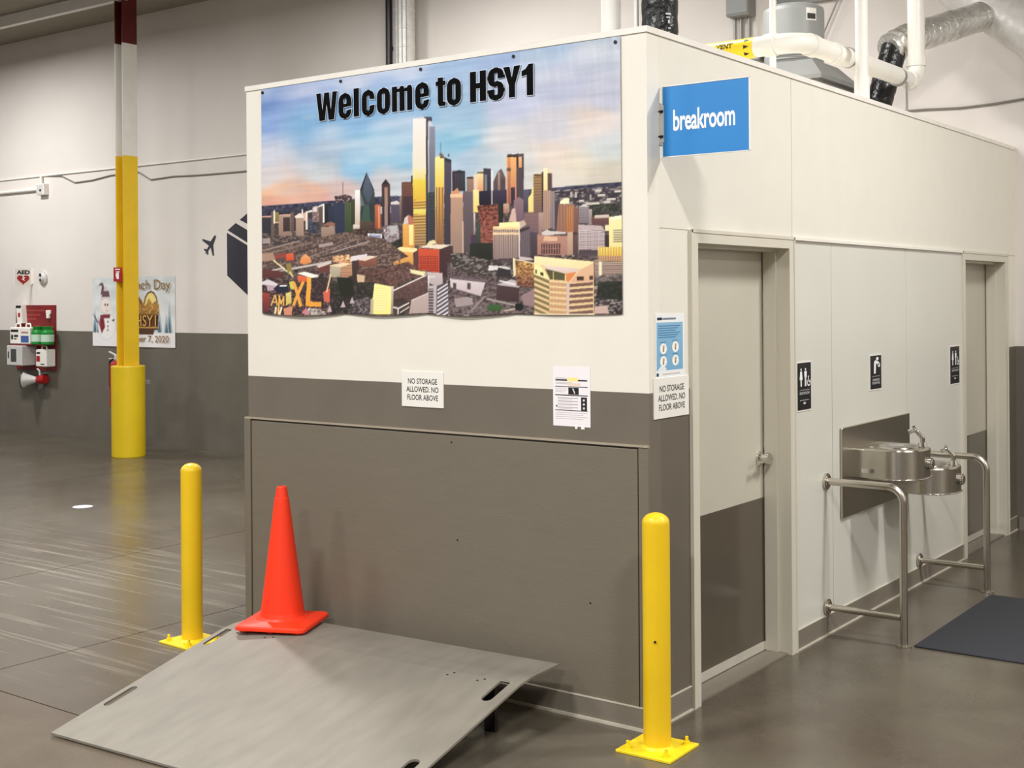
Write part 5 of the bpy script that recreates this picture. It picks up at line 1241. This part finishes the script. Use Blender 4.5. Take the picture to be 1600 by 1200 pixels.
obj('window', box(-13.66, -13.53, 5.526, 5.53, 1.03, 1.21), m_glassdark, ad); obj('latch', box(-13.73, -13.71, 5.524, 5.53, 1.08, 1.17), m_black, ad)
mg = thing('megaphone', (-13.45, 5.62, 0.75), 'megaphone with a pale horn and red body hanging under the red board', 'megaphone')
obj('horn', MB().tube([(-13.27, 5.715, 0.775), (-13.32, 5.685, 0.774), (-13.41, 5.625, 0.772), (-13.455, 5.595, 0.770)], 0.05, 28, caps=False, rad=[0.035, 0.045, 0.085, 0.118]).tube([(-13.40, 5.632, 0.772), (-13.405, 5.629, 0.772)], 0.078, 28), m_greyplastic, mg)
obj('rim', MB().tube([(-13.452, 5.597, 0.770), (-13.465, 5.588, 0.770)], 0.120, 28, caps=False), m_black, mg)
obj('body', MB().tube([(-13.29, 5.715, 0.775), (-13.22, 5.72, 0.779), (-13.13, 5.73, 0.785)], 0.07, 20, rad=[0.05, 0.066, 0.06]), m_red, mg)
obj('grip', MB().tube(fillet([(-13.24, 5.715, 0.83), (-13.25, 5.715, 0.90), (-13.30, 5.715, 0.925)], 0.03, 4), 0.014, 10), m_greyplastic, mg)
obj('hanger', box(-13.22, -13.18, 5.72, 5.80, 0.835, 0.852), m_black, mg)

# snow banner
sn = thing('winter_banner', (-11.26, 5.8, 1.27), 'snowy winter banner with a snowman on the far wall behind the column', 'banner')
sp = Print(1746, 930, 6.0); sp.a[:] = (232, 232, 230)
yy = np.linspace(0, 1, sp.ny)[:, None, None]
sp.a = (np.array([238, 236, 234.]) * (1 - yy) + np.array([206, 212, 212.]) * yy) + 0 * sp.a
sp.a += (vnoise(sp.ny, sp.nx, 12, 20, 8) - 0.5)[..., None] * 22
EL = lambda x, y, a_, b_, c_: sp.poly([t for i in range(28) for t in (x + a_ * math.cos(i * PI / 14), y + b_ * math.sin(i * PI / 14))], c_)
for x, h_ in ((60, 330), (140, 220), (1290, 240), (1420, 330), (1620, 420), (1560, 260), (1180, 300)):
    sp.poly([x - 60, 180, x + 60, 180, x, 180 + h_], (166, 186, 196)); sp.poly([x - 34, 180, x + 34, 180, x, 180 + h_ * 0.55], (84, 106, 120))
sp.poly([0, 0, 1746, 0, 1746, 190, 900, 210, 0, 185], (240, 236, 236))
EL(320, 250, 190, 170, (226, 222, 222)); EL(320, 260, 180, 165, (240, 238, 236)); EL(300, 540, 112, 108, (222, 206, 198)); EL(300, 545, 100, 98, (238, 226, 218))
sp.poly([190, 620, 205, 690, 260, 790, 330, 800, 390, 690, 400, 625, 300, 640], (206, 196, 200)); sp.poly([225, 690, 270, 780, 240, 850, 170, 840, 150, 800, 200, 820, 215, 790, 190, 690], (96, 66, 76)); sp.poly([215, 660, 390, 660, 370, 740, 250, 740], (104, 72, 82))
sp.poly([180, 420, 400, 430, 395, 380, 190, 380], (120, 34, 48)); sp.poly([180, 400, 260, 390, 290, 260, 210, 170, 150, 300], (150, 52, 66)); sp.poly([200, 380, 240, 380, 260, 250, 220, 200], (110, 30, 44))
for x, y in ((290, 555), (345, 555)): EL(x, y, 16, 18, (50, 40, 40))
sp.poly([310, 530, 350, 520, 310, 512], (214, 120, 60)); sp.poly([285, 490, 330, 478, 360, 490, 330, 470], (120, 70, 60)); 
for y in (330, 270, 220): EL(350, y, 14, 14, (90, 60, 60))
sp.poly([20, 430, 60, 380, 110, 310, 160, 340, 120, 330, 70, 400], (70, 52, 50)); sp.poly([430, 350, 480, 330, 490, 370], (60, 50, 46))
# emblem behind the column: arch, peaks, sign plate
br_ = (92, 52, 28); gd = (206, 164, 82)
AR = [(985, 560), (1010, 650), (1060, 710), (1130, 735), (1200, 710), (1250, 650), (1275, 560), (1275, 480), (985, 480)]
sp.poly([t for p in AR for t in (p[0] + 120, p[1])], br_); sp.poly([t for (x, y) in AR for t in (1250 + (x - 1130) * 0.86, 500 + (y - 500) * 0.9)], (238, 214, 130))
sp.poly([880.0, 420.0, 1410.0, 420.0, 1410.0, 560.0, 1335.0, 600.0, 1280.0, 560.0, 1210.0, 640.0, 1150.0, 540.0, 1080.0, 600.0, 1000.0, 660.0, 920.0, 560.0], (170, 124, 52), (150, 104, 40), 'n', 24, (214, 176, 96))
sp.poly([900.0, 540.0, 1000.0, 660.0, 1080.0, 560.0, 1060.0, 540.0, 1000.0, 620.0, 930.0, 530.0], br_)
sp.poly([910.0, 230.0, 1390.0, 230.0, 1405.0, 425.0, 900.0, 425.0], br_); sp.poly([920.0, 250.0, 1382.0, 250.0, 1392.0, 268.0, 915.0, 268.0], gd); sp.poly([980.0, 170.0, 1300.0, 170.0, 1320.0, 235.0, 970.0, 235.0], (84, 50, 30))
sp.grid('print', lambda U, V: (-12.125 + 1.745 * U, 5.795 - 0.01 * np.sin(U * 7) ** 2 * (1 - V), 1.270 + 0.928 * V + 0 * U), m_print, sn)
fmS = FRONT(-12.125, 1.270, 5.780)
obj('lettering', MB().text('HSY1', lambda u, v, d: fmS(u + 0.955, v + 0.275, d), w=0.42, h=0.145, off=0.0, d=0.001), M('gold_lettering', (222, 178, 92), 0.5), sn)
t = MB().text('Launch Day', lambda u, v, d: fmS(u + 0.665, v + 0.715, d), w=1.005, h=0.17, off=0.0, d=0.001)
obj('lettering', t, M('brown_lettering', (146, 108, 50), 0.5), sn)
t = MB().text('December 7, 2020', lambda u, v, d: fmS(u + 0.56, v + 0.055, d), w=1.07, h=0.10, off=0.006, d=0.001)
obj('lettering', t, M('brown_lettering', (146, 108, 50), 0.5), sn)

# vinyl decals
plane = [(-9.597, 2.693), (-9.625, 2.684), (-9.69, 2.617), (-9.843, 2.654), (-9.851, 2.635), (-9.723, 2.564), (-9.763, 2.522), (-9.816, 2.529), (-9.816, 2.51), (-9.78, 2.491), (-9.797, 2.459), (-9.764, 2.474), (-9.756, 2.447), (-9.736, 2.457), (-9.735, 2.5), (-9.691, 2.542), (-9.652, 2.434), (-9.628, 2.441), (-9.642, 2.567), (-9.589, 2.667)]
tag(obj('airplane_decal', MB().prism(plane, lambda u, v, d: (u, 5.8 - d, v), 0.0005, 0.002), m_navy, loc=(-9.7, 5.8, 2.47)), 'small dark airplane silhouette decal on the far wall', 'decal')
bd = thing('parcel_decal', (-9.05, 5.8, 2.0), 'large dark parcel decal on the far wall partly behind the breakroom', 'decal')
for pts in ([(-9.385, 2.715), (-9.385, 2.185), (-8.60, 1.66), (-8.60, 2.36)], [(-9.372, 2.745), (-9.225, 2.828), (-8.60, 2.55), (-8.60, 2.39)], [(-9.150, 2.865), (-8.60, 3.16), (-8.60, 2.64)]):
    obj('decal_panel', MB().prism(pts, lambda u, v, d: (u, 5.8 - d, v), 0.0005, 0.002), m_navy, bd)

# raceways and cables on the far wall
def wire(name, pts, r, mt, label, cat, n=8):
    return tag(obj(name, MB().tube(pts, r, n), mt, loc=pts[0]), label, cat)
wire('thin_conduit', [(-20, 5.788, 3.66), (-8.0, 5.788, 3.66)], 0.012, m_wpipe, 'thin white conduit running level along the far wall', 'conduit')
wire('raceway', [(-20, 5.775, 3.475), (-13.30, 5.775, 3.475)], 0.026, m_wpipe, 'white conduit ending at the junction box on the far wall', 'conduit')
jb = thing('junction_box', (-13.2, 5.8, 3.38), 'small white junction box at the end of the wall conduit', 'junction box')
obj('box_body', box(-13.31, -13.13, 5.72, 5.80, 3.385, 3.545, bev=0.006), m_wpipe, jb); obj('cover', box(-13.29, -13.15, 5.715, 5.72, 3.40, 3.53), m_greyplastic, jb)
obj('riser', MB().tube([(-13.26, 5.77, 3.545), (-13.26, 5.77, 3.66)], 0.02, 10), m_wpipe, jb); obj('knob', MB().tube([(-13.2, 5.715, 3.45), (-13.2, 5.708, 3.45)], 0.018, 12), m_black, jb)
wire('wall_cable', [(-13.2, 5.79, 3.66), (-12.8, 5.79, 3.63), (-12.5, 5.79, 3.52), (-12.1, 5.79, 3.53), (-11.7, 5.79, 3.57), (-11.1, 5.79, 3.575), (-10.85, 5.79, 3.46), (-10.4, 5.79, 3.475), (-9.9, 5.79, 3.46), (-9.4, 5.79, 3.455), (-8.6, 5.79, 3.45)], 0.010, M('grey_cable', (128, 122, 114), 0.5), 'sagging grey cable along the far wall beside the column', 'cable')
wire('wall_cable', [(-0.9, 5.788, 3.43), (-0.7, 5.788, 3.425), (-0.42, 5.788, 3.412), (-0.15, 5.788, 3.42), (0.1, 5.788, 3.44), (1.5, 5.788, 3.44)], 0.009, M('grey_cable', (128, 122, 114), 0.5), 'grey cable along the wall above the right end of the breakroom', 'cable')
# floor marks
for i, (x, y) in enumerate([(-7.30, 2.25), (-7.34, 1.32)]):
    tag(obj('floor_sticker', MB().lathe([(0.0, 0.0015), (0.085, 0.0015), (0.09, 0.0)], (x, y, 0), 28), M('pale_sticker', (224, 230, 244), 0.4), loc=(x, y, 0)), ['round pale blue sticker on the concrete floor left of the bollard', 'round pale sticker on the floor at the left edge of the view'][i], 'sticker')

# ================================================================== ABOVE THE BREAKROOM
ZR = HB + 0.014
# spiral duct and black pipe
sd = thing('spiral_duct', (-6.30, 5.55, ZR), 'vertical spiral metal duct behind the banner wall', 'duct')
sx_, sy_ = -6.235, 5.55
prof = []
z = 3.0
while z < 5.62:
    prof += [(0.115, z), (0.115, z + 0.17), (0.119, z + 0.178), (0.119, z + 0.192)]; z += 0.20
obj('duct_body', MB().lathe(prof, (sx_, sy_, 0), 28), m_galv, sd)
for k in range(5):
    an = -PI / 2 - 0.7 + k * 0.4
    obj('seam', MB().tube([(sx_ + 0.117 * math.cos(an), sy_ + 0.117 * math.sin(an), 3.0), (sx_ + 0.117 * math.cos(an), sy_ + 0.117 * math.sin(an), 5.62)], 0.005, 6), m_box, sd)
obj('wall_strap', box(sx_ - 0.14, sx_ + 0.14, 5.66, 5.80, 4.2, 4.24), m_box, sd)
bp_ = MB().tube([(-6.50, 5.60, 3.0), (-6.50, 5.60, 5.62)], 0.038, 16).box(-6.53, -6.47, 5.63, 5.80, 4.6, 4.64)
tag(obj('black_pipe', bp_, m_black, loc=(-6.45, 5.6, 3.0)), 'black vertical pipe on the far wall beside the spiral duct', 'pipe')
# black flexible ducts
def flex(name, pts, r, mt, label, rings=1, cat='duct', parent=None):
    o = parent or thing(name, pts[0], label, cat)
    path = fillet(pts, r * 1.6, 8) if len(pts) > 2 else [Vector(p) for p in pts]
    dense = []
    for a_, b_ in zip(path, path[1:]):
        k = max(1, int((b_ - a_).length / 0.022))
        dense += [a_.lerp(b_, i / k) for i in range(k)]
    dense.append(path[-1])
    rs_ = random.Random(len(dense))
    rad = [r * (1 + rings * (0.018 * math.sin(i * 2.1) + rs_.uniform(-0.025, 0.025))) for i in range(len(dense))]
    obj(name if parent else 'duct_jacket', MB().tube(dense, r, 28, rad=rad), mt, o)
    return o, dense
bd1, _ = flex('flexible_duct', [(-0.20, 0.47, ZR), (-0.20, 0.47, 3.5), (-0.20, 0.49, 5.62)], 0.086, m_blackduct, 'black flexible duct rising from the roof near the front corner')
lb = MB()
for (u, v, w_, h_) in [(0.0, 0.10, 0.035, 0.008), (0.005, 0.085, 0.025, 0.006), (0.02, 0.06, 0.012, 0.016), (0.022, 0.035, 0.016, 0.006), (0.018, 0.015, 0.012, 0.006)]:
    an = math.atan2(-0.80, 0.59) + 0.18 + u * 6; c0 = Vector((-0.20, 0.47, 0))
    P4 = lambda q, zz: (c0.x + 0.094 * math.cos(q), c0.y + 0.094 * math.sin(q), zz)
    lb.poly([P4(an, 3.1 + v), P4(an + w_ * 8, 3.1 + v), P4(an + w_ * 8, 3.1 + v + h_), P4(an, 3.1 + v + h_)])
obj('printed_marks', lb, M('grey_lettering', (200, 200, 204), 0.5), bd1)
wp = tag(obj('white_pipe', MB().tube([(-0.44, 0.42, ZR), (-0.44, 0.42, 5.62)], 0.048, 20), m_wpipe, loc=(-0.44, 0.42, ZR)), 'thick white pipe standing left of the front black duct', 'pipe')
tag(obj('white_pipe', MB().tube([(-0.322, 0.46, ZR), (-0.322, 0.46, 5.62)], 0.011, 12), m_wpipe, loc=(-0.322, 0.46, ZR)), 'thin white pipe touching the left of the front black duct', 'pipe')
dr, _ = flex('duct_run', [(-0.56, 4.21, ZR + 0.012), (-0.54, 4.25, 3.26), (-0.475, 4.41, 3.70)], 0.094, m_blackduct, 'black, silver foil and grey insulated duct run at the upper right corner')
flex('foil_duct', [(-0.50, 4.36, 3.68), (-0.42, 4.52, 3.77), (-0.11, 5.32, 4.04)], 0.112, m_foil, '', 2.4, parent=dr)
flex('insulated_duct', [(-0.60, 5.52, 5.62), (-0.50, 5.52, 4.46), (0.56, 5.36, 3.60), (1.6, 5.2, 3.8), (1.7, 5.2, 5.62)], 0.17, m_galv, '', 0.5, parent=dr)
# PVC vent line
zp = 3.398
pv = thing('vent_pipe', (-0.3, 2.316, ZR), 'white PVC vent pipe with a yellow VENT label above the breakroom', 'pipe')
path = fillet([(-2.2, 2.316, zp - 0.01), (-0.30, 2.316, zp), (-0.30, 4.371, zp + 0.022), (-0.30, 4.371, 5.62)], 0.13, 8)
obj('pipe_run', MB().tube(path, 0.061, 24), m_pvc, pv)
for (p, q) in [((-0.52, 2.316, zp), (-0.45, 2.316, zp)), ((-0.30, 2.44, zp), (-0.30, 2.52, zp)), ((-0.30, 2.80, zp + 0.003), (-0.30, 2.84, zp + 0.003)), ((-0.30, 4.19, zp + 0.02), (-0.30, 4.25, zp + 0.02)), ((-0.30, 4.371, zp + 0.14), (-0.30, 4.371, zp + 0.21))]:
    obj('coupling', MB().tube([p, q], 0.069, 24), m_pvc, pv)
tb = obj('pipe_label', MB().tube([(-1.15, 2.316, zp - 0.005), (-0.585, 2.316, zp - 0.002)], 0.0625, 24, caps=False), m_yl, pv, label='yellow wrap-around label')
cyl_map = lambda x0, z0: (lambda u, v, d: (x0 + u, 2.316 - 0.0640 * math.cos((z0 + v) / 0.064), zp - 0.003 + 0.0640 * math.sin((z0 + v) / 0.064)))
tx = MB().text('VENT', cyl_map(-0.826, 0.002), w=0.112, h=0.036, off=0.03)
for zz in (-0.045, 0.0, 0.045):
    f_ = cyl_map(-0.64, zz)
    tx.poly([f_(a_, b_, 0) for a_, b_ in ((0, -0.012), (0.02, -0.006), (0.035, 0), (0.02, 0.006), (0, 0.012))])
obj('lettering', tx, m_ink, tb)
for y, x in ((3.062, -0.235), (3.979, -0.235)):
    obj('pipe_support', MB().tube([(x, y, ZR), (x, y, zp - 0.03)], 0.008, 8), m_conduit, pv)
    obj('pipe_clamp', MB().tube([(-0.30, y - 0.014, zp + 0.012), (-0.30, y + 0.014, zp + 0.012)], 0.066, 24), m_conduit, pv)
# vertical pipes
v3 = thing('drain_pipe', (-0.15, 2.912, ZR), 'white vertical drain pipe with a coupling in front of the vent pipe', 'pipe')
obj('pipe_run', MB().tube([(-0.15, 2.912, ZR), (-0.15, 2.912, 5.62)], 0.039, 20), m_wpipe, v3)
obj('coupling', MB().tube([(-0.15, 2.912, ZR + 0.03), (-0.15, 2.912, 3.255)], 0.047, 20), m_wpipe, v3); obj('coupling', MB().tube([(-0.15, 2.912, ZR), (-0.15, 2.912, ZR + 0.03)], 0.050, 20), m_wpipe, v3)
tag(obj('white_pipe', MB().tube([(-0.746, 2.908, ZR), (-0.746, 2.908, 5.62)], 0.021, 14), m_wpipe, loc=(-0.746, 2.908, ZR)), 'slim white vertical pipe in front of the grey air unit', 'pipe')
# air unit on stand
ux, uy = -1.06, 3.95
un = thing('air_unit', (ux, uy, ZR), 'grey drum-shaped air unit on a flared pan above the breakroom', 'air unit')
obj('drum', MB().lathe([(0.0, 4.005), (0.17, 4.0), (0.215, 3.975), (0.22, 3.95), (0.22, 3.75), (0.226, 3.745), (0.226, 3.725), (0.215, 3.72), (0.215, 3.56)], (ux, uy, 0), 40), m_unit, un)
mbp = MB(); a1 = [(ux - 0.24, uy - 0.24, 3.56), (ux + 0.24, uy - 0.24, 3.56), (ux + 0.24, uy + 0.24, 3.56), (ux - 0.24, uy + 0.24, 3.56)]; a2 = [(ux + sx * 0.36, uy + sy * 0.36, 3.43) for sx, sy in ((-1, -1), (1, -1), (1, 1), (-1, 1))]; a3 = [(p[0], p[1], 3.40) for p in a2]
for A_, B_ in ((a1, a2), (a2, a3)): mbp.add(A_ + B_, [(i, (i + 1) % 4, 4 + (i + 1) % 4, 4 + i) for i in range(4)])
mbp.poly(a1); mbp.poly(a3)
obj('flared_pan', mbp, m_unit2, un)
obj('shaded_underside', box(ux - 0.33, ux + 0.33, uy - 0.33, uy + 0.33, 3.24, 3.40), M('underside_shade', (110, 108, 104), 0.5), un)  # shade under the pan built as a darker grey box
for sx in (-1, 1):
    for sy in (-1, 1): obj('stand_leg', box(ux + sx * 0.30 - 0.02, ux + sx * 0.30 + 0.02, uy + sy * 0.30 - 0.02, uy + sy * 0.30 + 0.02, ZR, 3.24), m_conduit, un)
obj('rating_plate', MB().add([(ux + 0.222 * math.cos(q), uy + 0.222 * math.sin(q), z) for z in (3.86, 3.95) for q in (-0.75, -0.62, -0.49, -0.36)], [(0, 1, 5, 4), (1, 2, 6, 5), (2, 3, 7, 6)]), m_white, un)
obj('rating_print', MB().add([(ux + 0.2235 * math.cos(q), uy + 0.2235 * math.sin(q), z) for z in (3.87, 3.91) for q in (-0.71, -0.56, -0.40)], [(0, 1, 4, 3), (1, 2, 5, 4)]), m_ink2, un)
for k in range(4): obj('louvre', MB().add([(ux + rr_ * math.cos(q), uy + rr_ * math.sin(q), 3.60 + k * 0.028 + dz) for (rr_, dz) in ((0.216, 0.0), (0.226, -0.012)) for q in [-1.9 + i * 0.2 for i in range(7)]], [(i, i + 1, 8 + i, 7 + i) for i in range(6)]), m_box, un)
obj('junction', box(ux - 0.36, ux - 0.22, uy - 0.12, uy + 0.02, 3.62, 3.80, bev=0.01), m_box, un)
obj('hose', MB().tube(fillet([(ux - 0.30, uy - 0.12, 3.66), (ux - 0.34, uy - 0.22, 3.55), (ux - 0.42, uy - 0.25, 3.30), (ux - 0.42, uy - 0.25, ZR)], 0.06, 5), 0.014, 10), m_black, un)
# electrical box and tray on the far wall
eb = thing('electrical_box', (-2.35, 5.8, 4.40), 'grey electrical box with conduits on the wall above the roof', 'electrical box')
obj('box_body', box(-2.46, -2.24, 5.64, 5.80, 4.41, 4.78, bev=0.006), m_box, eb); obj('cover', box(-2.45, -2.25, 5.632, 5.64, 4.43, 4.76), m_unit, eb)
for x in (-2.42, -2.36, -2.28): obj('conduit', MB().tube([(x, 5.74, 3.7), (x, 5.74, 4.41)], 0.014, 10), m_conduit, eb)
tr = thing('strut_channel', (-1.8, 5.8, 4.45), 'dark strut channel high on the wall above the air unit', 'channel')
obj('channel', box(-2.03, -1.45, 5.74, 5.80, 4.455, 4.475).box(-2.03, -1.45, 5.74, 5.80, 4.535, 4.555).box(-2.03, -1.45, 5.785, 5.80, 4.475, 4.535), m_box, tr)
wire('hanger_wire', [(-1.36, 5.75, 4.62), (-1.58, 5.75, 4.16), (-1.70, 5.75, 3.90)], 0.008, m_conduit, 'slanted wire behind the grey air unit', 'wire')
